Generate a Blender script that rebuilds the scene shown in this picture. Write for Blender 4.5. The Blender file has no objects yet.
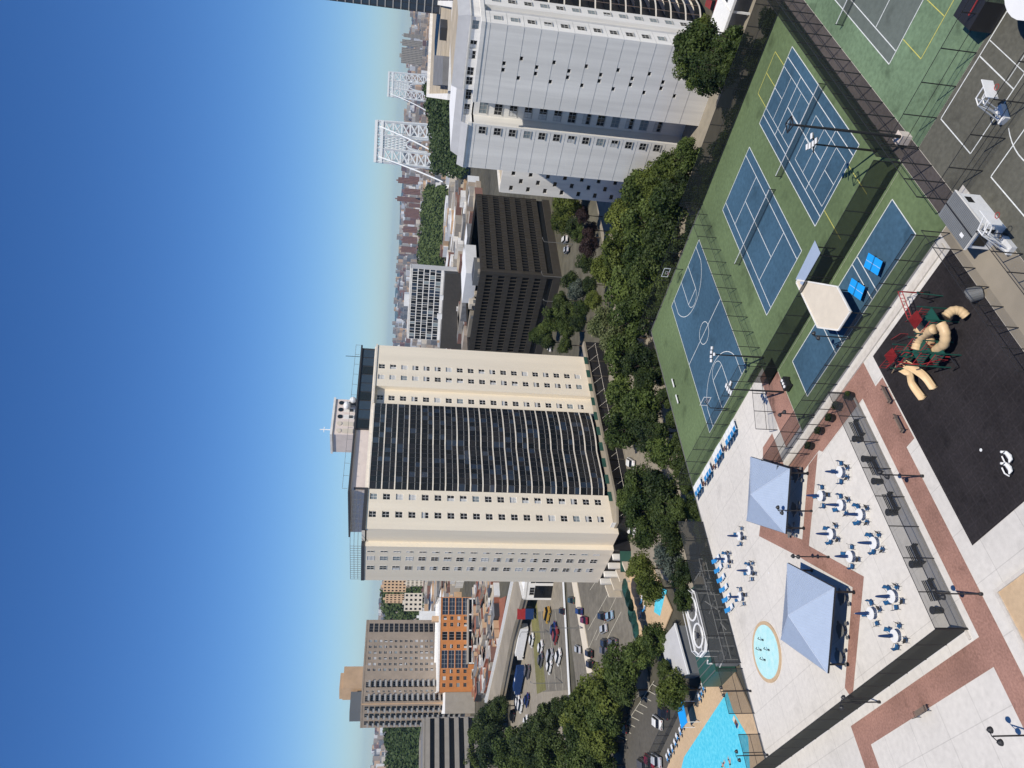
import bpy, math, random
from mathutils import Vector, Matrix
random.seed(7)
sc = bpy.context.scene
COL = sc.collection
# ------------------------------------------------------------------ camera
# world axes follow the court grid: X runs along the court sidelines, Y across them, deck level z = 0
F_PX, HX0, HX1, CAM_H, AZ = 760.0, 411.5, 372.0, 49.3, math.radians(42.0)
ROLL = math.atan((HX0 - HX1) / 768.0)
PITCH = math.atan((512 - (HX0 + HX1) / 2) * math.cos(ROLL) / F_PX)
FWH = Vector((math.sin(AZ), math.cos(AZ), 0)); RT = Vector((math.cos(AZ), -math.sin(AZ), 0)); ZUP = Vector((0, 0, 1))
FW = FWH * math.cos(PITCH) - ZUP * math.sin(PITCH)
UP = FWH * math.sin(PITCH) + ZUP * math.cos(PITCH)
cr, sr = math.cos(ROLL), math.sin(ROLL)
R2 = RT * cr + UP * sr            # upright picture's right / up
U2 = UP * cr - RT * sr
cam_d = bpy.data.cameras.new('camera'); cam = bpy.data.objects.new('camera', cam_d); COL.objects.link(cam)
cam_d.sensor_fit = 'HORIZONTAL'; cam_d.sensor_width = 36; cam_d.lens = F_PX / 1024 * 36
cam_d.clip_start = 0.2; cam_d.clip_end = 60000
M = Matrix.Identity(4)
for i in range(3):                # the phone was held sideways: picture left is up
    M[i][0] = -U2[i]; M[i][1] = R2[i]; M[i][2] = -FW[i]
M[2][3] = CAM_H
cam.matrix_world = M; sc.camera = cam
# ------------------------------------------------------------------ daylight
SUN_AZ, SUN_EL = math.radians(-121.0), math.radians(55.0)
w = bpy.data.worlds.new('World'); sc.world = w; w.use_nodes = True
nt = w.node_tree; sky = nt.nodes.new('ShaderNodeTexSky'); sky.sky_type = 'NISHITA'; sky.sun_disc = False
sky.sun_elevation = SUN_EL; sky.sun_rotation = math.pi / 2 - SUN_AZ
sky.altitude = 0; sky.air_density = 1.0; sky.dust_density = 0.0; sky.ozone_density = 3.0
tint = nt.nodes.new('ShaderNodeMix'); tint.data_type = 'RGBA'; tint.blend_type = 'MULTIPLY'; tint.inputs[0].default_value = 1.0; tint.inputs[7].default_value = (0.60, 0.785, 1.08, 1)
hsv = nt.nodes.new('ShaderNodeHueSaturation'); hsv.inputs['Saturation'].default_value = 1.2; nt.links.new(sky.outputs[0], hsv.inputs['Color']); nt.links.new(hsv.outputs[0], tint.inputs[6]); nt.links.new(tint.outputs[2], nt.nodes['Background'].inputs[0]); nt.nodes['Background'].inputs[1].default_value = 0.097
sd = bpy.data.lights.new('sun', 'SUN'); sun = bpy.data.objects.new('sun', sd); COL.objects.link(sun)
sd.energy = 4.8; sd.angle = math.radians(0.5); sd.color = (1, 0.935, 0.835)
sdir = Vector((math.cos(SUN_AZ) * math.cos(SUN_EL), math.sin(SUN_AZ) * math.cos(SUN_EL), math.sin(SUN_EL)))
sun.rotation_euler = sdir.to_track_quat('Z', 'Y').to_euler(); sun.location = (0, 0, 200)
sc.view_settings.view_transform = 'Standard'; sc.view_settings.look = 'None'
sc.view_settings.exposure = 0.0; sc.view_settings.gamma = 1.0
# ------------------------------------------------------------------ survey helpers
def ray(px, py):
    return (R2 * (384 - py) + U2 * (512 - px) + FW * F_PX)
def on(px, py, z=0.0):            # survey point on a level plane
    d = ray(px, py); t = (z - CAM_H) / d.z
    return Vector((d.x * t, d.y * t, z))
def far(px, py, dist):            # survey point at a known horizontal distance
    d = ray(px, py); t = dist / math.hypot(d.x, d.y)
    return Vector((d.x * t, d.y * t, CAM_H + d.z * t))
def lin(c):
    return tuple(((x / 255) / 12.92 if x / 255 <= 0.04045 else ((x / 255 + 0.055) / 1.055) ** 2.4) for x in c)
# ------------------------------------------------------------------ materials
def mat(name, col, rough=0.8, var=0.0, scale=1.0, metal=0.0, bump=0.0, spec=0.3, detail=4.0, streak=False, col2=None):
    m = bpy.data.materials.new(name); m.use_nodes = True; n = m.node_tree.nodes; l = m.node_tree.links
    b = n['Principled BSDF']; b.inputs['Roughness'].default_value = rough; b.inputs['Metallic'].default_value = metal
    b.inputs['Specular IOR Level'].default_value = spec
    b.inputs['Base Color'].default_value = (*col, 1)
    if var > 0 or col2:
        tc = n.new('ShaderNodeTexCoord'); mp = n.new('ShaderNodeMapping'); nz = n.new('ShaderNodeTexNoise')
        if streak: mp.inputs['Scale'].default_value = (1.0, 1.0, 0.06)
        nz.inputs['Scale'].default_value = scale; nz.inputs['Detail'].default_value = detail; nz.inputs['Roughness'].default_value = 0.65
        rp = n.new('ShaderNodeValToRGB'); l.new(tc.outputs['Object'], mp.inputs[0]); l.new(mp.outputs[0], nz.inputs[0]); l.new(nz.outputs[0], rp.inputs[0])
        a = tuple(max(0, c * (1 - var)) for c in col) if not col2 else col
        bb = tuple(min(1, c * (1 + var)) for c in col) if not col2 else col2
        rp.color_ramp.elements[0].position = 0.32; rp.color_ramp.elements[0].color = (*a, 1)
        rp.color_ramp.elements[1].position = 0.68; rp.color_ramp.elements[1].color = (*bb, 1)
        l.new(rp.outputs[0], b.inputs['Base Color'])
        if bump > 0:
            bp = n.new('ShaderNodeBump'); bp.inputs['Strength'].default_value = bump; l.new(nz.outputs[0], bp.inputs['Height']); l.new(bp.outputs[0], b.inputs['Normal'])
    return m
def ground_mat(name, col, var=0.12, scale=0.35, stain=0.25, seam=None, rough=0.9, seamcol=0.7):
    """large surface: broad wear + fine grain + irregular darker stains (+ joints every seam metres)"""
    m = bpy.data.materials.new(name); m.use_nodes = True; n = m.node_tree.nodes; l = m.node_tree.links
    b = n['Principled BSDF']; b.inputs['Roughness'].default_value = rough; b.inputs['Specular IOR Level'].default_value = 0.15
    tc = n.new('ShaderNodeTexCoord')
    def noise(s, d):
        z = n.new('ShaderNodeTexNoise'); z.inputs['Scale'].default_value = s; z.inputs['Detail'].default_value = d; l.new(tc.outputs['Object'], z.inputs[0]); return z
    def mixm(a_sock, fac_sock, lo, hi, p0, p1):
        rp = n.new('ShaderNodeMapRange'); rp.inputs[1].default_value = p0; rp.inputs[2].default_value = p1; rp.inputs[3].default_value = lo; rp.inputs[4].default_value = hi
        l.new(fac_sock, rp.inputs[0]); mx = n.new('ShaderNodeVectorMath'); mx.operation = 'SCALE'; l.new(a_sock, mx.inputs[0]); l.new(rp.outputs[0], mx.inputs['Scale']); return mx.outputs[0]
    rgb = n.new('ShaderNodeRGB'); rgb.outputs[0].default_value = (*col, 1); s = rgb.outputs[0]
    s = mixm(s, noise(scale * 0.25, 5).outputs[0], 1 - var, 1 + var, 0.3, 0.7)
    s = mixm(s, noise(scale * 6, 6).outputs[0], 1 - var * 0.8, 1 + var * 0.8, 0.3, 0.7)
    if stain: s = mixm(s, noise(scale * 0.8, 7).outputs[0], 1 - stain, 1.0, 0.28, 0.42)
    if seam:
        sx = n.new('ShaderNodeSeparateXYZ'); l.new(tc.outputs['Object'], sx.inputs[0])
        for k in (0, 1):
            md = n.new('ShaderNodeMath'); md.operation = 'PINGPONG'; md.inputs[1].default_value = seam / 2; l.new(sx.outputs[k], md.inputs[0])
            s = mixm(s, md.outputs[0], seamcol, 1.0, 0.02, 0.05)
    l.new(s, b.inputs['Base Color'])
    return m
def screen(name, col, opac):      # woven netting seen from afar: a share of the light passes straight through
    m = bpy.data.materials.new(name); m.use_nodes = True; n = m.node_tree.nodes; l = m.node_tree.links
    b = n['Principled BSDF']; b.inputs['Base Color'].default_value = (*col, 1); b.inputs['Roughness'].default_value = 0.9; b.inputs['Specular IOR Level'].default_value = 0.1
    t = n.new('ShaderNodeBsdfTransparent'); mx = n.new('ShaderNodeMixShader'); mx.inputs[0].default_value = opac
    l.new(t.outputs[0], mx.inputs[1]); l.new(b.outputs[0], mx.inputs[2]); l.new(mx.outputs[0], n['Material Output'].inputs[0]); return m
def leafmat(name, c1, c2, c3=None):
    m = bpy.data.materials.new(name); m.use_nodes = True; n = m.node_tree.nodes; l = m.node_tree.links
    b = n['Principled BSDF']; b.inputs['Roughness'].default_value = 0.6; b.inputs['Specular IOR Level'].default_value = 0.25
    tc = n.new('ShaderNodeTexCoord'); nz = n.new('ShaderNodeTexNoise'); nz.inputs['Scale'].default_value = 0.9; nz.inputs['Detail'].default_value = 6
    oi = n.new('ShaderNodeObjectInfo'); ad = n.new('ShaderNodeMath'); ad.operation = 'MULTIPLY_ADD'; ad.inputs[1].default_value = 0.3; 
    rp = n.new('ShaderNodeValToRGB'); l.new(tc.outputs['Object'], nz.inputs[0]); l.new(oi.outputs['Random'], ad.inputs[0]); 
    sb = n.new('ShaderNodeMath'); sb.operation = 'SUBTRACT'; sb.inputs[1].default_value = 0.15; l.new(nz.outputs[0], sb.inputs[0]); l.new(sb.outputs[0], ad.inputs[2]); l.new(ad.outputs[0], rp.inputs[0])
    rp.color_ramp.elements[0].position = 0.3; rp.color_ramp.elements[0].color = (*c1, 1); rp.color_ramp.elements[1].position = 0.7; rp.color_ramp.elements[1].color = (*c2, 1)
    if c3: e = rp.color_ramp.elements.new(0.62); e.color = (*c2, 1); rp.color_ramp.elements[2].color = (*c3, 1)
    l.new(rp.outputs[0], b.inputs['Base Color'])
    tr = n.new('ShaderNodeBsdfTranslucent'); l.new(rp.outputs[0], tr.inputs[0]); mx = n.new('ShaderNodeMixShader'); mx.inputs[0].default_value = 0.25
    l.new(b.outputs[0], mx.inputs[1]); l.new(tr.outputs[0], mx.inputs[2]); l.new(mx.outputs[0], n['Material Output'].inputs[0])
    return m
MT = {}
MT['concrete'] = ground_mat('pale concrete', (0.60, 0.57, 0.52), 0.08, 0.3, 0.14, seam=4.5, seamcol=0.8)
MT['kerb'] = mat('kerb stone', (0.55, 0.51, 0.45), 0.85, 0.12, 2)
MT['brick'] = ground_mat('brick paving', (0.30, 0.168, 0.13), 0.24, 0.8, 0.28)
MT['green'] = ground_mat('court green', (0.113, 0.158, 0.076), 0.17, 0.3, 0.38)
MT['palegreen'] = ground_mat('worn court green', (0.135, 0.20, 0.12), 0.2, 0.35, 0.5)
MT['blue'] = ground_mat('court blue', (0.045, 0.098, 0.15), 0.18, 0.3, 0.28)
MT['slateblue'] = ground_mat('worn court grey', (0.115, 0.135, 0.12), 0.12, 0.3, 0.3)
MT['darkcourt'] = ground_mat('old court asphalt', (0.10, 0.098, 0.08), 0.2, 0.4, 0.35)
MT['rubber'] = ground_mat('play rubber', (0.024, 0.021, 0.022), 0.3, 0.7, 0.35, seam=1.2, seamcol=1.25)
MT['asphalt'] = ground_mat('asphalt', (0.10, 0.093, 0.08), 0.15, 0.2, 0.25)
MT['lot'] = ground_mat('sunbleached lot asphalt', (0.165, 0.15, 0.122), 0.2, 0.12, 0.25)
MT['street'] = ground_mat('street concrete', (0.26, 0.23, 0.18), 0.15, 0.1, 0.25)
MT['earth'] = ground_mat('ground', (0.095, 0.088, 0.065), 0.3, 0.05, 0.4)
MT['farland'] = mat('far land', (0.10, 0.105, 0.07), 1.0, 0, 0.004, col2=(0.25, 0.21, 0.17))
MT['hill'] = mat('far hills', (0.06, 0.085, 0.07), 1.0, 0.3, 0.002)
MT['verge'] = ground_mat('dry grass', (0.17, 0.16, 0.065), 0.25, 0.3, 0.3)
MT['tanpave'] = ground_mat('tan pool paving', (0.52, 0.38, 0.24), 0.1, 0.4, 0.15)
MT['loungeblue'] = mat('bright blue sling', (0.02, 0.20, 0.46), 0.7)
MT['walk'] = ground_mat('court walkway asphalt', (0.095, 0.082, 0.076), 0.2, 0.4, 0.3)
MT['line'] = mat('white line paint', (0.66, 0.68, 0.66), 0.7, 0.15, 3)
MT['yline'] = mat('yellow line paint', (0.55, 0.50, 0.12), 0.7, 0.15, 3)
MT['roadline'] = mat('worn road paint', (0.5, 0.47, 0.38), 0.8, 0.2, 2)
MT['steel'] = mat('dark painted steel', (0.018, 0.018, 0.02), 0.5, spec=0.4)
MT['greysteel'] = mat('galvanised steel', (0.22, 0.22, 0.21), 0.5, metal=0.4)
MT['white'] = mat('white paint', (0.74, 0.74, 0.72), 0.5, 0.06, 2)
MT['net'] = screen('chain link', (0.03, 0.034, 0.032), 0.26)
MT['link'] = screen('light chain link', (0.05, 0.05, 0.05), 0.13)
MT['wind'] = screen('windscreen netting', (0.016, 0.02, 0.018), 0.80)
MT['wind2'] = screen('grey windscreen netting', (0.045, 0.05, 0.052), 0.48)
MT['wind3'] = screen('heavy windscreen netting', (0.035, 0.038, 0.038), 0.8)
MT['windfull'] = screen('dense windscreen', (0.05, 0.05, 0.042), 0.985)
MT['cream'] = mat('cream brick', (0.80, 0.71, 0.56), 0.85, 0.05, 0.35, streak=True)
MT['slab'] = mat('balcony concrete', (0.70, 0.64, 0.54), 0.85, 0.08, 1)
MT['glass'] = mat('dark glass', (0.010, 0.012, 0.015), 0.12, spec=0.45)
MT['bluish'] = mat('reflective glass', (0.025, 0.038, 0.06), 0.08, spec=0.7)
MT['blind'] = mat('window blind', (0.55, 0.55, 0.53), 0.6, 0.1, 3)
MT['tealblind'] = mat('curtain', (0.20, 0.24, 0.25), 0.7, 0.2, 3)
MT['frame'] = mat('window frame', (0.40, 0.39, 0.36), 0.5)
MT['wframe'] = mat('pale window frame', (0.66, 0.64, 0.6), 0.5)
MT['darkframe'] = mat('dark mullion', (0.05, 0.05, 0.052), 0.5)
MT['wbrick'] = mat('white painted wall', (0.74, 0.715, 0.66), 0.8, 0.12, 0.45, streak=True)
MT['greypanel'] = mat('grey roof panel', (0.46, 0.46, 0.46), 0.6, 0.06, 0.6)
MT['roofgrey'] = mat('roof membrane', (0.17, 0.17, 0.17), 0.9, 0.2, 0.3)
MT['rooftan'] = mat('stained roof', (0.40, 0.34, 0.25), 0.9, 0.25, 0.15)
MT['roofwhite'] = mat('white roof', (0.72, 0.72, 0.70), 0.8, 0.06, 0.3)
MT['pink'] = mat('pink stucco', (0.70, 0.60, 0.53), 0.85, 0.06, 0.6)
MT['darkpanel'] = mat('brown facade', (0.050, 0.044, 0.036), 0.6, 0.15, 0.6)
MT['orange'] = mat('orange brick', (0.50, 0.20, 0.065), 0.85, 0.12, 0.3)
MT['greybrick'] = mat('taupe brick', (0.36, 0.29, 0.22), 0.9, 0.10, 0.2)
MT['tanbrick'] = mat('tan brick', (0.56, 0.38, 0.23), 0.9, 0.10, 0.2)
MT['redbrick'] = mat('red brown brick', (0.23, 0.125, 0.095), 0.9, 0.12, 0.1)
MT['offstone'] = mat('office concrete', (0.33, 0.30, 0.255), 0.85, 0.08, 0.3)
MT['balc'] = mat('balcony shade glass', (0.022, 0.022, 0.024), 0.25)
MT['gazroof'] = mat('pale blue metal roof', (0.34, 0.41, 0.52), 0.42, 0.04, 0.8, spec=0.4)
MT['gazrib'] = mat('roof seam', (0.40, 0.46, 0.56), 0.4)
MT['canvas'] = mat('tan canvas', (0.62, 0.55, 0.44), 0.85, 0.05, 0.8)
MT['navy'] = mat('navy canvas', (0.010, 0.035, 0.115), 0.7, 0.1, 3)
MT['pool'] = mat('pool water', (0.06, 0.50, 0.66), 0.06, 0, 1.6, bump=0.12, col2=(0.16, 0.66, 0.78))
MT['paleaqua'] = mat('splash water', (0.40, 0.72, 0.72), 0.1, 0, 1.2, bump=0.06, col2=(0.55, 0.80, 0.78))
MT['ppblue'] = mat('table tennis top', (0.015, 0.32, 0.80), 0.45)
MT['bluestrap'] = mat('blue sling', (0.015, 0.10, 0.24), 0.7)
MT['wicker'] = mat('brown wicker', (0.14, 0.07, 0.045), 0.8)
MT['tanplastic'] = mat('tan plastic', (0.60, 0.43, 0.24), 0.45, 0.06, 1.5)
MT['playred'] = mat('red powder coat', (0.30, 0.028, 0.028), 0.5, 0.2, 2)
MT['playgreen'] = mat('green powder coat', (0.012, 0.07, 0.052), 0.5)
MT['bark'] = mat('bark', (0.07, 0.05, 0.035), 0.95, 0.3, 4)
MT['timber'] = mat('weathered timber', (0.20, 0.15, 0.12), 0.9, 0.15, 3)
MT['tyre'] = mat('tyre', (0.015, 0.015, 0.015), 0.9)
MT['lamp'] = mat('lamp glass', (0.75, 0.75, 0.72), 0.3)
MT['tealpanel'] = mat('teal green panel', (0.028, 0.085, 0.065), 0.35, 0.15, 0.5)
MT['rust'] = mat('rusty ballast', (0.26, 0.10, 0.06), 0.95, 0.2, 0.3)
MT['skin'] = mat('skin', (0.45, 0.25, 0.17), 0.6)
MT['shedgrey'] = mat('ribbed grey metal', (0.17, 0.18, 0.185), 0.5, 0.06, 1.0)
MT['overcon'] = mat('bridge concrete', (0.27, 0.235, 0.18), 0.9, 0.18, 0.1)
MT['bridgesteel'] = mat('silver bridge steel', (0.70, 0.72, 0.71), 0.6)
LEAF = {
 'mid': leafmat('leaf mid', (0.026, 0.046, 0.010), (0.112, 0.152, 0.034)),
 'dark': leafmat('leaf dark', (0.016, 0.030, 0.009), (0.08, 0.11, 0.026)),
 'lime': leafmat('leaf lime', (0.05, 0.072, 0.012), (0.155, 0.185, 0.036)),
 'purple': leafmat('leaf purple', (0.030, 0.018, 0.018), (0.075, 0.045, 0.038)),
 'silver': leafmat('leaf silver', (0.05, 0.07, 0.055), (0.13, 0.155, 0.12)),
 'blossom': leafmat('leaf blossom', (0.06, 0.085, 0.025), (0.15, 0.17, 0.07), (0.55, 0.50, 0.33)),
 'belt': leafmat('leaf belt', (0.025, 0.05, 0.015), (0.10, 0.135, 0.035)),
}
# ------------------------------------------------------------------ mesh builder
class MB:
    def __init__(s): s.v = []; s.f = []; s.m = []; s.mats = []
    def mi(s, m):
        if m not in s.mats: s.mats.append(m)
        return s.mats.index(m)
    def poly(s, pts, m):
        k = len(s.v); s.v += [tuple(p) for p in pts]; s.f.append(tuple(range(k, k + len(pts)))); s.m.append(s.mi(m)); return s
    def box(s, x0, x1, y0, y1, z0, z1, m, top=None):
        k = len(s.v); s.v += [(x0, y0, z0), (x1, y0, z0), (x1, y1, z0), (x0, y1, z0), (x0, y0, z1), (x1, y0, z1), (x1, y1, z1), (x0, y1, z1)]
        for i, q in enumerate(((0, 3, 2, 1), (4, 5, 6, 7), (0, 1, 5, 4), (1, 2, 6, 5), (2, 3, 7, 6), (3, 0, 4, 7))):
            s.f.append(tuple(k + j for j in q)); s.m.append(s.mi(top if (top and i == 1) else m))
        return s
    def prism(s, pts, z0, z1, m, top=None):
        n = len(pts); k = len(s.v)
        if sum(pts[i][0] * pts[(i + 1) % n][1] - pts[(i + 1) % n][0] * pts[i][1] for i in range(n)) < 0: pts = pts[::-1]
        s.v += [(p[0], p[1], z0) for p in pts] + [(p[0], p[1], z1) for p in pts]
        s.f.append(tuple(k + i for i in reversed(range(n)))); s.m.append(s.mi(m))
        s.f.append(tuple(k + n + i for i in range(n))); s.m.append(s.mi(top or m))
        for i in range(n):
            j = (i + 1) % n; s.f.append((k + i, k + j, k + n + j, k + n + i)); s.m.append(s.mi(m))
        return s
    def tube(s, pts, r, m, n=8, cap=True):
        pts = [Vector(p) for p in pts]; rr = r if isinstance(r, (list, tuple)) else [r] * len(pts); k = len(s.v); u = None
        for i, p in enumerate(pts):
            d = (pts[min(i + 1, len(pts) - 1)] - pts[max(i - 1, 0)]).normalized()
            if u is None: u = d.orthogonal().normalized()
            else: u = (u - d * u.dot(d)).normalized()
            t = d.cross(u)
            for j in range(n):
                a = 2 * math.pi * j / n; s.v.append(tuple(p + (u * math.cos(a) + t * math.sin(a)) * rr[i]))
        for i in range(len(pts) - 1):
            for j in range(n):
                a = k + i * n + j; b = k + i * n + (j + 1) % n; s.f.append((a, b, b + n, a + n)); s.m.append(s.mi(m))
        if cap:
            s.f.append(tuple(k + j for j in reversed(range(n)))); s.m.append(s.mi(m))
            e = k + (len(pts) - 1) * n; s.f.append(tuple(e + j for j in range(n))); s.m.append(s.mi(m))
        return s
    def ball(s, c, r, m, n=10, sz=1.0, h=6):
        c = Vector(c); k = len(s.v)
        for i in range(h + 1):
            a = math.pi * i / h
            for j in range(n):
                b = 2 * math.pi * j / n; s.v.append((c.x + r * math.sin(a) * math.cos(b), c.y + r * math.sin(a) * math.sin(b), c.z + r * sz * math.cos(a)))
        for i in range(h):
            for j in range(n):
                s.f.append((k + i * n + j, k + (i + 1) * n + j, k + (i + 1) * n + (j + 1) % n, k + i * n + (j + 1) % n)); s.m.append(s.mi(m))
        return s
    def disc(s, c, r, z0, z1, m, n=24, top=None, ry=None):
        ry = ry or r
        return s.prism([(c[0] + r * math.cos(2 * math.pi * i / n), c[1] + ry * math.sin(2 * math.pi * i / n)) for i in range(n)], z0, z1, m, top)
    def bar(s, p, q, wd, m):      # square bar
        return s.tube([p, q], wd * 0.7, m, n=4)
    def mesh(s, name, off=(0, 0, 0), smooth=False):
        me = bpy.data.meshes.new(name); me.from_pydata([(x - off[0], y - off[1], z - off[2]) for x, y, z in s.v], [], s.f)
        for m in s.mats: me.materials.append(MT[m] if m in MT else LEAF[m])
        me.polygons.foreach_set('material_index', s.m)
        if smooth: me.polygons.foreach_set('use_smooth', [True] * len(s.f))
        me.update(); return me
    def build(s, name, parent=None, off=None, smooth=False):
        """parts are drawn in scene coordinates; the parent's place is taken off"""
        o3 = off if off is not None else (root_loc(parent) if parent else (0, 0, 0))
        o = bpy.data.objects.new(name, s.mesh(name, o3, smooth)); COL.objects.link(o)
        if parent: o.parent = parent
        return o
def root_loc(o):
    p = Vector((0, 0, 0))
    while o: p += o.location; o = o.parent
    return p
def tag(o, label=None, cat=None, group=None, kind=None):
    if label: o['label'] = label
    if cat: o['category'] = cat
    if group: o['group'] = group
    if kind: o['kind'] = kind
    return o
def empty(name, loc, label, cat, group=None, rz=0):
    o = bpy.data.objects.new(name, None); o.empty_display_size = 0.3; COL.objects.link(o); o.location = loc; o.rotation_euler = (0, 0, rz)
    return tag(o, label, cat, group)
def structure(name, mb):
    return tag(mb.build(name), kind='structure')
def copy_tree(o, loc=None, rz=None, label=None, group=None, scale=None):
    def cp(a, par):
        c = a.copy(); COL.objects.link(c)
        if par: c.parent = par
        for ch in list(KIDS.get(a.name, [])) or list(a.children): cp(ch, c)
        return c
    r = cp(o, None)
    if loc is not None: r.location = loc
    if rz is not None: r.rotation_euler = (0, 0, rz)
    if scale is not None: r.scale = (scale,) * 3 if not isinstance(scale, (list, tuple)) else scale
    if label: r['label'] = label
    if group: r['group'] = group
    return r
KIDS = {}
def part(name, me, parent, loc=(0, 0, 0), rz=0):
    o = bpy.data.objects.new(name, me); COL.objects.link(o); o.parent = parent; o.location = loc; o.rotation_euler = (0, 0, rz); return o
ORD = ['first', 'second', 'third', 'fourth', 'fifth', 'sixth', 'seventh', 'eighth', 'ninth', 'tenth', 'eleventh', 'twelfth', 'thirteenth', 'fourteenth', 'fifteenth', 'sixteenth', 'seventeenth', 'eighteenth', 'nineteenth', 'twentieth']
# ================================================================== ground and deck
SZ = -5.0                                          # street level below the sports deck
def sheet(name, pts, m, z):                        # thin paved sheet
    b = MB(); b.prism([(p[0], p[1]) for p in pts], z - 0.25, z, m); return structure(name, b)
def rect(x0, x1, y0, y1): return [(x0, y0), (x1, y0), (x1, y1), (x0, y1)]
# terrain: level town, falling to the river beyond the ridge, distant country to the horizon
b = MB(); N = 48
prof = [0, 60, 140, 300, 600, 900, 1150, 1500, 2500, 5000, 9000, 12500]
def tz(r): return SZ - 0.3 if r <= 900 else (SZ - 0.3 - (r - 900) / 600 * 65 if r < 1500 else SZ - 65.3)
rings = []
for r in prof:
    k = len(b.v); rings.append(k)
    for i in range(N):
        a = 2 * math.pi * i / N; b.v.append((r * math.cos(a), r * math.sin(a), tz(r)))
for q in range(len(prof) - 1):
    for i in range(N):
        j = (i + 1) % N; mm = 'earth' if prof[q + 1] <= 1200 else 'farland'
        b.f.append((rings[q] + i, rings[q + 1] + i, rings[q + 1] + j, rings[q] + j)); b.m.append(b.mi(mm))
structure('ground', b)
# low wooded hills on the skyline
b = MB(); rnd = random.Random(3)
for (R, hmax, seed) in ((7000, 70, 1), (9500, 130, 2)):
    k = len(b.v); n = 90
    for i in range(n + 1):
        a = math.radians(48 - 36 + 72 * i / n); az = math.degrees(a)
        h = hmax * (0.55 + 0.2 * math.sin(az * 0.31 + seed) + 0.15 * math.sin(az * 0.83 + seed * 2) + 0.06 * math.sin(az * 2.9)) * (0.55 if az > 48 else 0.6)
        for dr, hh in ((0, -80), (350, h * 0.7), (800, h), (1800, -80)): b.v.append(((R + dr) * math.cos(a), (R + dr) * math.sin(a), hh))
    for i in range(n):
        for j in range(3): q = k + i * 4 + j; b.f.append((q, q + 1, q + 5, q + 4)); b.m.append(b.mi('hill'))
structure('hills', b)
# sports deck: a podium over the garage
b = MB(); b.box(-70, 103.6, -60, 97.6, -5.3, -0.02, 'kerb', top='concrete'); structure('sports_deck', b)
structure('deck_kerb', MB().box(-70, 103.9, 97.6, 97.85, -5.3, 0.03, 'greysteel').box(103.6, 103.85, -60, 97.6, -5.3, 0.03, 'greysteel'))
L1, L2, L3 = 0.012, 0.024, 0.036
def flat(name, pts, m, z, cuts=None):
    b = MB(); b.prism([(p[0], p[1]) for p in pts], z - 0.02, z, m); return structure(name, b)
flat('tennis_court_surface', rect(64.06, 103.55, 35.4, 68.84), 'green', L1)
flat('basketball_court_surface', rect(67.3, 103.55, 68.86, 97.55), 'green', L1)
flat('table_tennis_surface', rect(54.2, 64.0, 35.4, 66.0), 'green', L1)
flat('upper_tennis_surface', rect(63.35, 103.55, 5.0, 33.05), 'palegreen', L1)
flat('old_court_surface', [(-30, -10), (63.3, -10), (63.3, 33.05), (55.4, 33.05), (55.4, 31.9), (-30, 31.9)], 'darkcourt', L1)
flat('court_walkway', rect(55.4, 103.5, 33.1, 35.35), 'walk', L1)
flat('playground_rubber', rect(29.8, 52.0, 36.45, 50.55), 'rubber', L1)
# brick paving bands
flat('brick_path', [(-10, 52.15), (49.6, 52.15), (49.6, 54.55), (23.5, 54.55), (23.5, 76.9), (-10, 76.9), (-10, 74.6), (21.0, 74.6), (21.0, 54.55), (-10, 54.55)], 'brick', L1)
flat('brick_court', [(41.4, 50.75), (49.2, 50.75), (49.2, 52.14), (41.4, 52.14)], 'brick', L1)
flat('brick_plaza', [(49.62, 52.15), (53.4, 52.15), (53.4, 72.0), (58.5, 72.0), (58.5, 75.0), (56.3, 76.6), (51.0, 70.9), (50.2, 70.1), (50.2, 64.5), (49.62, 64.0)], 'brick', L1)
flat('brick_entry', rect(54.9, 66.6, 66.1, 70.2), 'brick', L1)
flat('brick_surround', [(50.15, 64.6), (50.15, 70.05), (43.2, 77.0), (50.3, 84.3), (49.2, 85.4), (41.9, 78.2), (34.3, 70.7), (33.4, 71.6), (27.2, 77.8), (24.9, 75.6), (34.7, 65.7), (42.4, 73.3), (50.1, 64.6)][:0] or [(34.75, 65.6), (42.5, 72.9), (50.1, 64.9), (50.1, 67.3), (43.8, 73.7), (50.6, 81.6), (49.6, 82.8), (42.6, 75.6), (41.5, 74.6), (34.75, 68.0), (27.0, 75.6), (25.6, 75.0)], 'brick', L1)
# painted courts
def stripe(b, p, q, wd, m='line', z=L3):
    d = Vector((q[0] - p[0], q[1] - p[1])); l = d.length; d /= l; n = Vector((-d.y, d.x)) * wd / 2; d = d * wd / 2
    b.prism([(p[0] - d.x + n.x, p[1] - d.y + n.y), (q[0] + d.x + n.x, q[1] + d.y + n.y), (q[0] + d.x - n.x, q[1] + d.y - n.y), (p[0] - d.x - n.x, p[1] - d.y - n.y)], z - 0.006, z, m)
def outline(b, x0, x1, y0, y1, wd, m='line', z=L3):
    b.box(x0, x1, y0 - wd / 2, y0 + wd / 2, z - 0.006, z, m); b.box(x0, x1, y1 - wd / 2, y1 + wd / 2, z - 0.006, z, m)
    b.box(x0 - wd / 2, x0 + wd / 2, y0 + wd / 2, y1 - wd / 2, z - 0.006, z, m); b.box(x1 - wd / 2, x1 + wd / 2, y0 + wd / 2, y1 - wd / 2, z - 0.006, z, m)
def arc(b, cx, cy, r, a0, a1, wd, m='line', z=L3, n=28):
    k = len(b.v)
    for i in range(n + 1):
        a = math.radians(a0 + (a1 - a0) * i / n)
        for rr in (r - wd / 2, r + wd / 2): b.v.append((cx + rr * math.cos(a), cy + rr * math.sin(a), z))
    for i in range(n): b.f.append((k + 2 * i, k + 2 * i + 1, k + 2 * i + 3, k + 2 * i + 2)); b.m.append(b.mi(m))
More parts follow.
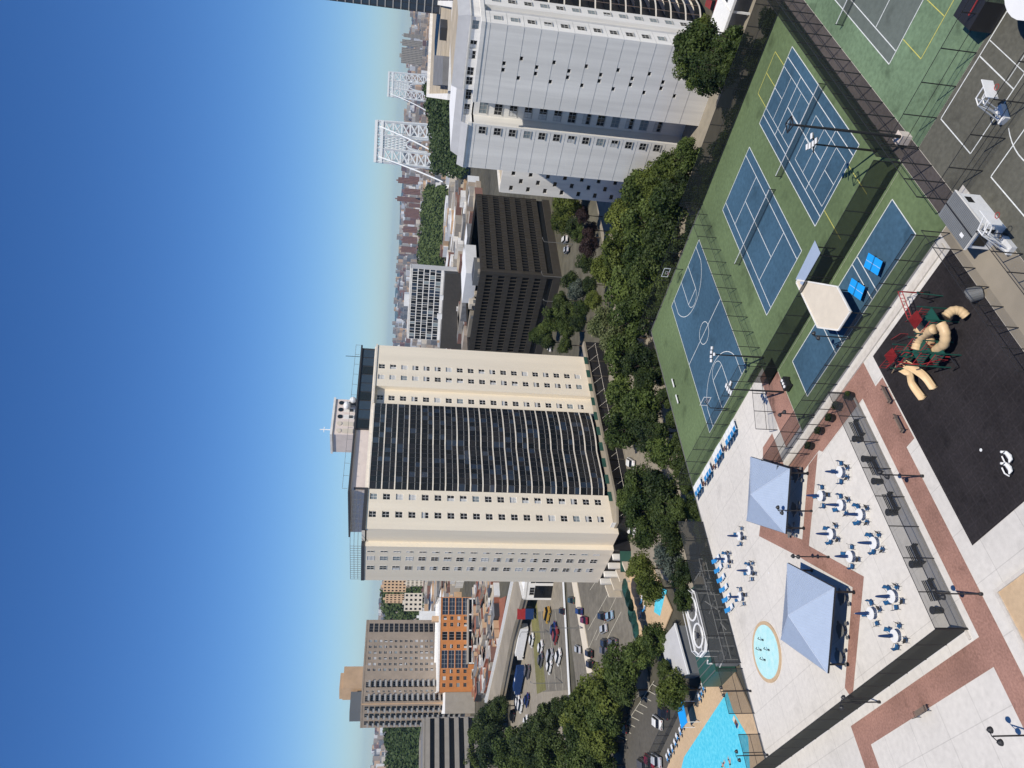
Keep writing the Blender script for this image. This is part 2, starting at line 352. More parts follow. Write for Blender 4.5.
def tennis(b, x0, y0, lw=0.1, m='line', z=L3):
    x1, y1 = x0 + 23.77, y0 + 10.97; cx = (x0 + x1) / 2
    outline(b, x0, x1, y0, y1, lw, m, z); e = 0.004
    for y in (y0 + 1.37, y1 - 1.37): b.box(x0 + lw, x1 - lw, y - lw / 2, y + lw / 2, z - 0.006, z, m)
    for x in (cx - 6.4, cx + 6.4): b.box(x - lw / 2, x + lw / 2, y0 + 1.37 + lw, y1 - 1.37 - lw, z - 0.006, z + e, m)
    b.box(cx - 6.3, cx + 6.3, (y0 + y1) / 2 - lw / 2, (y0 + y1) / 2 + lw / 2, z - 0.006, z, m)
flat('tennis_blue', rect(72.2, 96.0, 52.8, 63.8), 'blue', L2); flat('tennis_blue', rect(72.2, 96.0, 38.1, 49.1), 'blue', L2)
b = MB(); tennis(b, 72.2, 52.8); tennis(b, 72.2, 38.1)
for x0 in (72.9, 85.6):                             # two small practice courts drawn inside the nearer court
    outline(b, x0, x0 + 10.2, 40.7, 46.7, 0.07, z=L3 + 0.008)
    b.box(x0 + 3.0, x0 + 3.07, 40.8, 46.6, L3, L3 + 0.010, 'line'); b.box(x0 + 7.1, x0 + 7.17, 40.8, 46.6, L3, L3 + 0.010, 'line')
    b.box(x0, x0 + 3.0, 43.66, 43.73, L3, L3 + 0.010, 'line'); b.box(x0 + 7.2, x0 + 10.2, 43.66, 43.73, L3, L3 + 0.010, 'line')
b.box(96.1, 100.0, 40.62, 40.70, L2, L3, 'yline'); b.box(96.1, 100.0, 46.66, 46.74, L2, L3, 'yline'); b.box(99.95, 100.03, 40.71, 46.65, L2, L3, 'yline'); b.box(96.1, 99.94, 43.6, 43.68, L2, L3, 'yline')
b.box(66.6, 72.1, 46.66, 46.74, L2, L3, 'yline'); b.box(66.6, 72.1, 40.62, 40.70, L2, L3, 'yline')
structure('tennis_lines', b)
flat('basketball_blue', rect(70.6, 99.6, 72.3, 87.4), 'blue', L2)
b = MB(); outline(b, 70.6, 99.6, 72.3, 87.4, 0.1); cx, cy = 85.1, 79.85
b.box(cx - .05, cx + .05, 72.4, 87.3, L2, L3 + .004, 'line'); arc(b, cx, cy, 1.83, 0, 360, 0.1, n=40, z=L3 + .008)
for sx, x0 in ((1, 70.6), (-1, 99.6)):
    for dy in (-1.85, 1.85): b.box(min(x0 + sx * .06, x0 + sx * 5.8), max(x0 + sx * .06, x0 + sx * 5.8), cy + dy - .05, cy + dy + .05, L2, L3, 'line')
    b.box(x0 + sx * 5.8 - .05, x0 + sx * 5.8 + .05, cy - 1.8, cy + 1.8, L2, L3 + .002, 'line'); arc(b, x0 + sx * 5.8, cy, 1.8, -90 if sx > 0 else 90, 90 if sx > 0 else 270, 0.08, z=L3 + .006)
    arc(b, x0 + sx * 1.6, cy, 6.3, -72 if sx > 0 else 108, 72 if sx > 0 else 252, 0.1, z=L3 + .009, n=40)
    for dy in (-6.0, 6.0): b.box(min(x0 + sx * .06, x0 + sx * 3.5), max(x0 + sx * .06, x0 + sx * 3.5), cy + dy - .05, cy + dy + .05, L2, L3 + .003, 'line')
structure('basketball_lines', b)
flat('table_tennis_blue', rect(56.8, 62.6, 38.5, 62.6), 'blue', L2)
b = MB(); outline(b, 56.8, 62.6, 38.5, 62.6, 0.1)
for y in (45.9, 47.0, 53.6, 55.2): b.box(56.9, 62.5, y - .05, y + .05, L2, L3 + .003, 'line')
structure('table_tennis_lines', b)
flat('upper_tennis_grey', rect(74.4, 98.2, 19.1, 30.05), 'slateblue', L2)
b = MB(); tennis(b, 74.4, 19.1)
b.box(70.0, 74.3, 27.36, 27.44, L2, L3, 'yline'); b.box(69.97, 70.05, 15.0, 27.35, L2, L3, 'yline'); b.box(70.1, 74.3, 23.3, 23.38, L2, L3, 'yline'); b.box(98.3, 101.9, 27.36, 27.44, L2, L3, 'yline')
structure('upper_tennis_lines', b)
b = MB(); outline(b, 56.75, 62.7, 5.0, 29.65, 0.1); b.box(56.8, 62.6, 23.6, 23.7, L2, L3 + .003, 'line'); b.box(56.8, 62.6, 22.2, 22.27, L2, L3 + .003, 'line'); b.box(57.9, 57.97, 8, 23.5, L2, L3 + .006, 'line')
outline(b, 38.0, 53.1, 8.0, 29.6, 0.1, z=L3 + .002); arc(b, 51.5, 20.5, 6.3, 60, 240, 0.1, z=L3 + .01)
structure('old_court_lines', b)
# pools
b = MB(); b.disc((36.7, 89.6), 3.75, -0.1, 0.10, 'tanpave', n=40); structure('splash_pool_rim', b)
b = MB(); b.disc((36.7, 89.6), 3.3, 0.0, 0.125, 'paleaqua', n=40); structure('splash_pool_water', b)
# ------------------------------------------------------------------ fences
def fence(pts, h, label, mesh_m='link', sp=3.05, post_r=0.05, rails=(1.0,), lower=0.05, brace=False, group=None, top=None, xmat='steel', mid=True):
    top = top or h
    r = empty('chain_link_fence' if mesh_m in ('link', 'net') else 'windscreen_fence', (pts[0][0], pts[0][1], 0), label, 'fence', group)
    net = MB(); rail = MB(); pm = MB(); pm.tube([(0, 0, 0), (0, 0, h)], post_r, xmat, n=6); pme = pm.mesh('post')
    for i in range(len(pts) - 1):
        p = Vector(pts[i]); q = Vector(pts[i + 1]); d = q - p; L = d.length; d /= L; n = max(1, round(L / sp))
        nn = Vector((-d.y, d.x)) * 0.006
        for sgn in (1,):
            net.poly([(p.x, p.y, lower), (q.x, q.y, lower), (q.x, q.y, top), (p.x, p.y, top)], mesh_m)
        for f in rails: rail.tube([(p.x, p.y, h * f), (q.x, q.y, h * f)], post_r * 0.6, xmat, n=5)
        for k in range(n + (1 if i == len(pts) - 2 else 0)):
            c = p + d * (L * k / n); part('post', pme, r, (c.x - pts[0][0], c.y - pts[0][1], 0))
    net.build('netting', r); rail.build('rail', r)
    return r
fence([(103.4, 33.2), (103.4, 68.7)], 3.8, 'dark windscreen fence at the far end of the two blue tennis courts, trees behind it', 'wind', rails=(1.0, .5))
fence([(103.4, 68.9), (103.4, 97.3)], 3.0, 'plain thin fence along the far baseline of the basketball court against the trees', 'link')
fence([(67.0, 67.75), (103.2, 67.75)], 3.2, 'see-through fence dividing the basketball court from the tennis courts', 'link', rails=(1.0, .5))
fence([(103.2, 33.1), (66.0, 33.1), (54.6, 33.1)], 4.2, 'tall fence along the brick walkway beside the worn green upper court', 'link', rails=(1.0, .5), post_r=.06)
fence([(103.0, 35.3), (65.0, 35.3)], 2.6, 'dark windscreen along the brick walkway on the near side of the blue tennis courts', 'wind', rails=(1.0,))
fence([(64.3, 35.4), (64.3, 68.6)], 3.1, 'dark windscreen between the tennis courts and the table tennis strip', 'wind', rails=(1.0,))
fence([(53.9, 36.6), (53.9, 71.8)], 3.0, 'grey netted fence between the table tennis strip and the playground path', 'wind2', rails=(1.0, .5))
fence([(67.5, 68.9), (67.5, 97.2)], 3.4, 'netted fence on the near end of the basketball court behind the row of loungers', 'net', rails=(1.0, .5))
fence([(63.3, 33.0), (63.3, 5.0)], 3.5, 'thin fence between the worn green court and the dark asphalt court', 'link', sp=3.0, rails=(1.0, .5))
fence([(54.3, 32.9), (54.3, 5.0)], 3.3, 'thin fence crossing the dark asphalt court behind the white hoop', 'link', sp=3.2, rails=(1.0, .5))
fence([(53.2, 35.6), (36.0, 35.6)], 2.9, 'thin fence with braces along the tiled edge of the black playground', 'link', sp=2.4, rails=(1.0,))
fence([(47.8, 31.6), (30.0, 31.6)], 2.9, 'outer thin fence beside the dark court running past the white shed', 'link', sp=2.4, rails=(1.0,))
fence([(64.5, 67.6), (58.0, 70.6)], 3.0, 'short plain fence at the brick entry between the pool patio and the basketball court', 'link', sp=2.3, rails=(1.0, .5))
fence([(51.0, 55.45), (51.0, 69.0), (49.9, 70.0)], 3.0, 'plain fence at the tennis end of the pool patio above a row of planters', 'link', sp=3.0, rails=(1.0, .5))
fence([(51.0, 55.3), (24.6, 55.3)], 3.1, 'long grey see-through windscreen fence in front of the patio benches', 'wind2', sp=3.3, rails=(1.0, .5))
fence([(24.5, 55.3), (24.5, 97.3)], 3.1, 'solid dark windscreen fence along the near side of the pool patio', 'windfull', sp=3.2, rails=(1.0,))
fence([(60.6, 97.3), (46.0, 97.3), (38.3, 97.3)], 4.2, 'tall black windscreen fence on the deck edge behind the six loungers', 'wind3', sp=3.2, rails=(1.0, .5))
fence([(37.5, 97.3), (31.6, 97.3)], 3.6, 'dark netted deck edge fence between the round splash pool and the swimming pool', 'wind2', sp=2.9, rails=(1.0, .5))
fence([(29.0, 97.3), (24.6, 97.3)], 3.0, 'short dark netted fence piece at the lower corner of the deck beside the pool', 'wind2', sp=2.2, rails=(1.0, .5))
# kerb walls by the playground path
structure('path_kerb', MB().box(52.6, 53.3, 36.8, 73.0, 0, 0.16, 'kerb').box(23.7, 51.2, 55.45, 55.65, 0, 0.15, 'kerb'))
flat('tile_strip', rect(-10.0, 54.1, 31.95, 36.4), 'overcon', L1)
# nets on the two blue courts and the worn court
def tennis_net(cx, y0, y1, label):
    r = empty('tennis_net', (cx, (y0 + y1) / 2, 0), label, 'tennis net', 'tennis nets')
    n = MB(); n.box(cx - .012, cx + .012, y0, y1, 0.06, 0.95, 'net'); n.build('netting', r)
    MB().box(cx - .03, cx + .03, y0, y1, 0.93, 1.0, 'white').build('tape', r)
    for y in (y0, y1): MB().tube([(cx, y, 0), (cx, y, 1.07)], .05, 'steel').build('post', r)
tennis_net(84.1, 52.0, 64.8, 'long net across the blue tennis court next to the basketball fence')
tennis_net(84.1, 37.2, 50.0, 'long net across the blue tennis court below the floodlight pole')
tennis_net(86.3, 18.0, 31.2, 'net across the worn grey court in the upper corner')
# ================================================================== buildings
WIN = {}
def win_mesh(w, h, frame='wframe', nx=2, ny=2, fill='glass', sill=True):
    key = (round(w, 2), round(h, 2), frame, nx, ny, fill, sill)
    if key in WIN: return WIN[key]
    b = MB(); f = 0.07; pane = {'glass': 'glass', 'bluish': 'bluish', 'blind': 'blind', 'half': 'glass', 'low': 'glass', 'curtain': 'tealblind', 'dark': 'balc'}[fill]
    b.box(-w / 2, w / 2, 0.0, 0.03, -h / 2, h / 2, pane)
    if fill == 'half': b.box(-w / 2 + f, w / 2 - f, -0.012, -0.002, h * 0.05, h / 2 - f, 'blind')
    if fill == 'low': b.box(-w / 2 + f, -0.02, -0.012, -0.002, -h / 2 + f, h / 2 - f, 'blind')
    for s in (-1, 1):
        b.box(s * (w / 2 - f / 2) - f / 2, s * (w / 2 - f / 2) + f / 2, -0.06, -0.003, -h / 2, h / 2, frame)
        b.box(-w / 2 + f, w / 2 - f, -0.06, -0.003, s * (h / 2 - f / 2) - f / 2, s * (h / 2 - f / 2) + f / 2, frame)
    for i in range(1, nx): x = -w / 2 + w * i / nx; b.box(x - f / 2, x + f / 2, -0.05, -0.004, -h / 2 + f, h / 2 - f, frame)
    for i in range(1, ny): z = -h / 2 + h * i / ny; b.box(-w / 2 + f, w / 2 - f, -0.045, -0.005, z - f / 2, z + f / 2, frame)
    if sill: b.box(-w / 2 - 0.06, w / 2 + 0.06, -0.16, -0.065, -h / 2 - 0.1, -h / 2 - 0.01, frame)
    WIN[key] = b.mesh('window'); return WIN[key]
def wall(mb, O, U, N, W, z0, z1, groups, m, depth=0.22, reveal=None):
    """a wall with real openings; groups: dicts of column centres, row centres, w, h, style. Returns window places"""
    O = Vector((O[0], O[1], 0)); U = Vector((U[0], U[1], 0)); N = Vector((N[0], N[1], 0)); places = []
    flip = U.cross(Vector((0, 0, 1))).dot(N) < 0
    def quad(u0, u1, a, c, d0=0.0, d1=0.0, mm=m):
        p = [O + U * u0 - N * d0, O + U * u1 - N * d1]; q = [(p[0].x, p[0].y, a), (p[1].x, p[1].y, a), (p[1].x, p[1].y, c), (p[0].x, p[0].y, c)]
        mb.poly(q[::-1] if flip else q, mm)
    strips = []
    for g in groups:
        for c in g['cols']: strips.append((c - g['w'] / 2, c + g['w'] / 2, g))
    strips.sort(key=lambda s: s[0]); u = 0.0
    rz = math.atan2(N.y, N.x) + math.pi / 2
    for a, c, g in strips:
        if a > u + 1e-4: quad(u, a, z0, z1)
        z = z0
        for r in sorted(g['rows']):
            lo, hi = r - g['h'] / 2, r + g['h'] / 2
            if lo < z0 or hi > z1: continue
            quad(a, c, z, lo); z = hi
            quad(a, a, lo, hi, 0, depth, reveal or m); quad(c, c, lo, hi, depth, 0, reveal or m)
            for zz, fl in ((lo, 1), (hi, 0)):
                P = [O + U * a, O + U * c, O + U * c - N * depth, O + U * a - N * depth]
                mb.poly([(p.x, p.y, zz) for p in (P if fl else P[::-1])], reveal or m)
            p = O + U * ((a + c) / 2) - N * (depth - 0.03); places.append((p.x, p.y, r, rz, g))
        quad(a, c, z, z1); u = c
    if u < W - 1e-4: quad(u, W, z0, z1)
    return places
def add_windows(root, places, seed=1, mix=None, name='window', cap=100):
    rnd = random.Random(seed); rl = root_loc(root)
    places = sorted(places, key=lambda p: math.hypot(p[0], p[1]) + 0.2 * abs(p[2]))
    mix = mix or ['glass'] * 4 + ['half', 'low', 'blind', 'curtain']
    rest = MB()
    for i, (x, y, z, rz, g) in enumerate(places):
        fill = g['style'] if g.get('style') else rnd.choice(g.get('mix', mix))
        me = win_mesh(g['w'], g['h'], g.get('frame', 'wframe'), g.get('nx', 2), g.get('ny', 2), fill, g.get('sill', True))
        if i < cap: part(name, me, root, (x - rl.x, y - rl.y, z - rl.z), rz)
        else:
            c, s = math.cos(rz), math.sin(rz); k = len(rest.v)
            rest.v += [(x + v.co.x * c - v.co.y * s, y + v.co.x * s + v.co.y * c, z + v.co.z) for v in me.vertices]
            nm = [k2 for k2 in me.materials]
            for p in me.polygons: rest.f.append(tuple(k + q for q in p.vertices)); rest.m.append(rest.mi(MKEY[nm[p.material_index].name]))
    if rest.v: tag(rest.build(name, root), kind='stuff')
MKEY = {v.name: k for k, v in MT.items()}
def roof_cap(root, x0, x1, y0, y1, z, m='roofgrey', par=0.9, pm='cream', t=0.35, name='roof'):
    b = MB(); b.box(x0 + t, x1 - t, y0 + t, y1 - t, z - 0.3, z, m); b.build(name, root)
    p = MB(); p.box(x0, x1, y0, y0 + t, z - 0.3, z + par, pm).box(x0, x1, y1 - t, y1, z - 0.3, z + par, pm).box(x0, x0 + t, y0 + t, y1 - t, z - 0.3, z + par, pm).box(x1 - t, x1, y0 + t, y1 - t, z - 0.3, z + par, pm); p.build('parapet', root)
# ---------------------------------------------------------------- cream apartment tower
T = empty('apartment_tower', (110, 139, SZ), 'tall cream apartment tower with dark glazed balconies stacked up its middle', 'apartment tower')
FZ = [51.9 - 2.745 * k for k in range(19)]
b = MB(); pl = []
wd = dict(w=1.55, h=1.55, mix=['glass'] * 4 + ['half', 'half', 'low', 'blind', 'curtain'])
pl += wall(b, (83.2, 139.2), (1, 0), (0, -1), 9.8, -1.0, 53.2, [dict(wd, cols=[3.6, 8.0], rows=FZ)], 'cream')          # left bay
pl += wall(b, (117.2, 140.2), (1, 0), (0, -1), 5.2, -1.0, 53.2, [dict(wd, cols=[2.6], rows=FZ[:])], 'cream')            # recessed bay
pl += wall(b, (122.4, 139.0), (1, 0), (0, -1), 13.6, -1.0, 53.2, [dict(wd, cols=[3.0, 6.5], rows=FZ)], 'cream')         # right bay
pl += wall(b, (83.2, 144.2), (0, -1), (-1, 0), 5.0, -1.0, 53.2, [], 'cream')
pl += wall(b, (82.0, 144.2), (1, 0), (0, -1), 1.2, -1.0, 53.2, [], 'cream')
pl += wall(b, (82.0, 159.3), (0, -1), (-1, 0), 15.1, -1.0, 53.2, [dict(wd, sill=False, w=1.8, h=1.6, cols=[5.9, 10.1], rows=FZ), dict(wd, sill=False, w=.7, h=1.5, nx=1, cols=[13.0], rows=FZ)], 'cream', .04)
pl += wall(b, (122.4, 139.0), (0, 1), (-1, 0), 1.2, -1.0, 53.2, [], 'cream'); wall(b, (93.0, 139.2), (0, 1), (1, 0), 1.5, -1.0, 53.2, [], 'cream'); wall(b, (117.2, 140.2), (0, 1), (-1, 0), .6, -1, 53.2, [], 'cream')
wall(b, (136.0, 139.0), (0, 1), (1, 0), 20, -1.0, 53.2, [], 'cream'); wall(b, (136, 159.3), (-1, 0), (0, 1), 54, -1.0, 53.2, [], 'cream')
wall(b, (93.0, 140.6), (1, 0), (0, -1), 24.2, -1.0, 53.2, [], 'darkframe')
b.build('wall', T)
add_windows(T, pl, 5, cap=100)
off = [(0, .35), (.06, 1.3), (.14, 1.5), (.30, 1.25), (.42, 1.0), (.5, .75), (.58, 1.3), (.68, 1.55), (.82, 1.3), (.92, .9), (1, .35)]
rnd = random.Random(11)
for k in range(20):
    z = 53.3 - 2.745 * k - 0.1; y0 = 139.5
    pts = [(93.05 + 24.1 * u, y0 - d) for u, d in off]
    s = MB(); s.prism(pts + [(117.15, 140.55), (93.05, 140.55)], z - 0.26, z, 'slab'); s.build('balcony_slab', T)
    if k == 19: break
    g = MB(); n = 18
    def at_u(u, ins):
        for (u0, d0), (u1, d1) in zip(off, off[1:]):
            if u <= u1 + 1e-6: t = (u - u0) / (u1 - u0); return (93.05 + 24.1 * u, y0 - (d0 + (d1 - d0) * t) + ins)
    for i in range(n):
        p = at_u(i / n, .12); q = at_u((i + 1) / n, .12); zt, zb = z - .27, z - 2.745 + .01
        zm = zb + 1.05
        g.poly([(*p, zb), (*q, zb), (*q, zm), (*p, zm)], rnd.choice(['glass', 'balc', 'balc', 'glass', 'glass', 'bluish']))
        p2 = (p[0], p[1] + (.0 if i % 3 else .0)); q2 = q
        g.poly([(*p2, zm), (*q2, zm), (*q2, zt), (*p2, zt)], rnd.choice(['glass', 'glass', 'balc', 'glass', 'balc', 'bluish']))
        g.box(p[0] - .04, p[0] + .04, p[1] - .06, p[1] - .004, zb, zt, 'darkframe')
        g.poly([(p[0], p[1] - .03, zm - .04), (q[0], q[1] - .03, zm - .04), (q[0], q[1] - .03, zm + .04), (p[0], p[1] - .03, zm + .04)], 'frame')
    g.build('balcony_glazing', T)
roof_cap(T, 83.2, 136.0, 139.6, 159.3, 53.2, 'roofgrey', 0.7, 'slab')
MB().box(83.0, 93.2, 139.0, 139.55, 53.2, 53.9, 'darkframe').box(117, 136.2, 138.8, 139.55, 53.2, 53.6, 'slab').box(81.9, 83.15, 144.1, 159.3, 53.2, 53.9, 'darkframe').build('coping', T)
# top floor and plant
pb = MB(); pb.box(110.0, 135.8, 140.2, 158, 53.2, 57.0, 'darkframe')
for i in range(9): pb.box(110.2 + i * 2.8, 112.7 + i * 2.8, 140.1, 140.19, 53.7, 56.6, 'bluish' if i % 3 else 'glass')
pb.build('penthouse', T)
MB().box(93.5, 110.0, 140.6, 158, 53.2, 56.98, 'pink').box(93.6, 94.2, 140.5, 140.59, 53.6, 56.2, 'darkframe').build('plant_room', T)
MB().box(92.4, 136.6, 139.9, 158.5, 57.0, 57.4, 'darkframe', top='roofgrey').build('penthouse_roof', T)
ht = MB(); ht.box(112.6, 123.5, 146, 153, 57.5, 62.6, 'pink'); ht.box(112.3, 123.8, 145.7, 153.3, 62.6, 63.1, 'wbrick')
for i in range(5):
    x = 113.7 + i * 2.15; ht.box(x - .65, x + .65, 145.9, 145.99, 57.9, 60.4, 'canvas' if i < 2 else 'wbrick'); ht.disc((0, 0), 0.01, 0, .01, 'pink', 6) if False else None
    ht.tube([(x, 145.95, 61.2), (x, 145.86, 61.2)], .6, 'glass' if i > 1 else 'canvas', n=14)
ht.box(121.4, 122.7, 145.8, 145.88, 57.6, 59.4, 'darkframe').box(117.6, 118.4, 145.8, 145.88, 58.2, 59.1, 'darkframe').box(119.6, 120.4, 145.8, 145.88, 58.2, 59.1, 'darkframe')
ht.build('water_tank_house', T)
MB().tube([(117, 150, 63.1), (117, 150, 66)], .12, 'white').tube([(116.2, 150, 65), (117.8, 150, 65)], .08, 'white').tube([(133.5, 141, 57.5), (133.5, 141, 61)], .07, 'steel').build('antenna', T)
MB().ball((120.6, 144.8, 59.8), 1.0, 'white', sz=.8).ball((121.8, 144.0, 58.4), .8, 'white').build('satellite_dish', T)
rl = MB()
for z in (54.6, 55.4, 56.2):
    rl.tube([(82.1, 159, z), (82.1, 144.4, z), (83.4, 139.4, z), (92.6, 139.4, z)], .05, 'greysteel', n=5)
for i in range(16): y = 159 - i * .97; rl.tube([(82.1, y, 53.7), (82.1, y, 56.2)], .045, 'greysteel', n=5)
for i in range(9): x = 83.4 + i * 1.15; rl.tube([(x, 139.4, 53.7), (x, 139.4, 56.2)], .045, 'greysteel', n=5)
rl.build('roof_railing', T)
hl = MB()
for i in range(14): x = 93 + i * 3.3; hl.tube([(x, 139.3, 57.5), (x, 139.3, 58.6)], .04, 'greysteel', n=5)
hl.tube([(93, 139.3, 58.6), (136, 139.3, 58.6)], .04, 'greysteel', n=5); hl.build('penthouse_railing', T)
# terrace over the garage
pd = MB(); pd.prism([(84.5, 139.1), (84.5, 137.0), (88, 135.0), (120, 136.6), (140, 137.2), (140, 139.1)], -.6, -.1, 'overcon'); pd.box(84.6, 140, 137.3, 158, -5.2, -.62, 'balc'); pd.box(82.2, 84.55, 144.3, 158, -5.2, -1.0, 'balc')  # near-black boxes paint in the shade inside the open garage
for i in range(11): x = 86 + i * 5.2; pd.box(x, x + .35, 137.1, 137.29, -5.2, -.6, 'darkpanel')
pd.build('terrace', T)
for i in range(10): x = 90 + i * 4.6; MB().box(x, x + 2.4, 136.7, 136.85, -.08, .75, 'tealpanel').build('parapet_panel', T)
tp = MB(); tp.box(84.6, 84.75, 137.2, 139, .75, .82, 'white')
for i in range(7): tp.box(84.6, 84.75, 137.2 + i * .28, 137.3 + i * .28, -.08, .76, 'white')
tp.build('terrace_railing', T)
gd = MB()
for i, y in enumerate((145.5, 149.5, 153.5, 157)):
    gd.box(80.6, 81.9, y, y + .6, -5.2, -1.0, 'wbrick'); gd.prism([(80.2, y), (76.5, y - 1.6), (76.5, y - 1.2), (80.2, y + .5)], -5.2, -2.8 + .3 * i, 'canvas')
gd.build('garage_pier', T)
pr = MB()
for i in range(14): x = 86 + i * 3.9; pr.bar((x, 137.2, -.7), (x + .6, 135.0, -2.6), .035, 'slab')
pr.tube([(86, 135.05, -2.6), (138, 135.6, -2.6)], .035, 'slab', n=5); pr.build('wire_pergola', T)
# ---------------------------------------------------------------- white tower
T = empty('apartment_tower', (128, 60, SZ), 'white and grey stepped apartment tower leaning over the far corner of the tennis courts', 'apartment tower')
WZ = [34.9 - 2.87 * k for k in range(13)]
b = MB(); pl = []
b_rows_a = [33.0 - 5.74 * k for k in range(6)]; b_rows_b = [30.1 - 5.74 * k for k in range(6)]
sm = dict(w=.75, h=.62, nx=1, ny=1, frame='frame', style='glass', sill=False)
pl += wall(b, (128, 67.3), (0, -1), (-1, 0), 14.1, -5.2, 37.0, [dict(sm, cols=[6.35, 7.5], rows=b_rows_a), dict(sm, cols=[5.2, 8.7], rows=[z + .05 for z in b_rows_b])], 'wbrick')
ww = dict(w=1.5, h=1.35, frame='frame')
pl += wall(b, (128, 53.2), (1, 0), (0, -1), 4.6, -5.2, 37.0, [dict(ww, cols=[2.2], rows=WZ)], 'wbrick', .06)
pl += wall(b, (132.6, 53.9), (1, 0), (0, -1), 2.6, -5.2, 37.0, [], 'greypanel')
pl += wall(b, (135.2, 53.2), (1, 0), (0, -1), 4.2, -5.2, 37.0, [dict(ww, cols=[2.3], rows=WZ)], 'wbrick', .06)
wall(b, (139.4, 53.2), (0, 1), (1, 0), 1.5, -5.2, 37, [], 'wbrick'); wall(b, (132.6, 53.2), (0, 1), (1, 0), .7, -5.2, 37, [], 'wbrick'); wall(b, (135.2, 53.9), (0, -1), (-1, 0), .7, -5.2, 37, [], 'wbrick')
wall(b, (139.4, 54.7), (1, 0), (0, -1), 14, -5.2, 37.0, [], 'darkframe'); wall(b, (153.4, 54.7), (0, 1), (1, 0), 30, -5.2, 37, [], 'wbrick')
wall(b, (128, 67.3), (1, 0), (0, 1), 6.2, -5.2, 37, [], 'wbrick')
big = dict(w=2.3, h=1.5, frame='frame', nx=3)
pl += wall(b, (134.2, 73.2), (0, -1), (-1, 0), 5.9, -5.2, 37.0, [dict(big, cols=[1.6], rows=WZ)], 'wbrick', .08)
wall(b, (131.0, 73.2), (1, 0), (0, -1), 3.2, -5.2, 37, [], 'wbrick')
pl += wall(b, (131.0, 82.6), (0, -1), (-1, 0), 9.4, -5.2, 37.0, [dict(ww, w=1.5, cols=[8.2], rows=WZ)], 'wbrick', .08)
wall(b, (131, 82.6), (1, 0), (0, 1), 22.4, -5.2, 37, [], 'wbrick')
b.build('wall', T)
add_windows(T, pl, 8, mix=['glass', 'glass', 'half', 'curtain', 'low'])
jt = MB()
for k in range(14): z = 36.2 - 2.87 * k; jt.box(127.965, 127.995, 53.3, 67.2, z, z + .022, 'frame').box(130.965, 130.995, 73.4, 82.5, z, z + .022, 'frame').box(128.1, 132.5, 53.165, 53.195, z, z + .022, 'frame')
jt.build('floor_joint', T)
# parapets, sloping grey panels and the set-back top storey
c = MB(); c.box(127.9, 140, 53.1, 53.6, 37.0, 37.7, 'wbrick'); c.box(127.9, 128.4, 53.6, 67.4, 37.0, 37.7, 'wbrick'); c.box(130.9, 131.4, 73.1, 82.7, 37.0, 37.7, 'wbrick'); c.build('parapet', T)
rf = MB(); rf.box(128.4, 153.4, 53.6, 67.3, 36.7, 37.0, 'roofwhite').box(134.2, 153.4, 67.3, 73.2, 36.7, 37.0, 'roofwhite').box(131.4, 153.4, 73.2, 82.6, 36.6, 36.95, 'roofwhite'); rf.build('roof', T)
tb = MB(); pl = wall(tb, (131.6, 67.0), (0, -1), (-1, 0), 13.0, 37.0, 39.4, [dict(ww, h=1.2, cols=[1.6, 3.4, 6.4, 8.2, 11.6], rows=[38.3])], 'wbrick')
wall(tb, (131.6, 54.0), (1, 0), (0, -1), 21, 37.0, 39.4, [], 'wbrick'); pl += wall(tb, (134.6, 82.0), (0, -1), (-1, 0), 15, 36.9, 38.8, [dict(ww, w=2.2, h=1.1, nx=3, cols=[9.5, 12.6], rows=[37.9])], 'wbrick'); wall(tb, (131.6, 67), (1, 0), (0, 1), 3, 37, 39.4, [], 'wbrick')
tb.build('upper_storey', T); add_windows(T, pl, 9, cap=7)
mp = MB(); z0, z1 = 39.4, 41.4
mp.poly([(131.3, 67.2, z0), (131.3, 53.7, z0), (132.0, 54.4, z1), (132.0, 66.8, z1)], 'greypanel'); mp.poly([(131.3, 53.7, z0), (153, 53.7, z0), (153, 54.4, z1), (132, 54.4, z1)], 'greypanel'); mp.poly([(131.3, 67.2, z0), (132.0, 66.8, z1), (153, 66.8, z1), (153, 67.2, z0)], 'greypanel')
mp.box(131.3, 153, 53.7, 67.2, z0 - .2, z0 - .01, 'wbrick'); mp.box(132.05, 153, 54.45, 66.75, z1 - .2, z1 - .02, 'rooftan')
mp.poly([(134.3, 82.3, 38.8), (134.3, 67.3, 38.8), (135.0, 67.5, 40.2), (135.0, 81.8, 40.2)], 'greypanel'); mp.box(134.4, 153, 67.3, 82.3, 38.5, 38.79, 'roofwhite'); mp.box(135.05, 153, 67.55, 81.75, 40.0, 40.18, 'roofwhite'); mp.poly([(134.3, 82.3, 38.8), (135.0, 81.8, 40.2), (153, 81.8, 40.2), (153, 82.3, 38.8)], 'greypanel')
mp.poly([(130.6, 82.5, 37.75), (130.6, 73.3, 37.75), (131.5, 73.3, 39.0), (131.5, 82.5, 39.0)], 'greypanel')
for i in range(1, 9): y = 53.7 + i * 1.5; mp.box(131.28, 131.34, y, y + .05, z0, z0 + .15, 'frame')
mp.build('mansard', T)
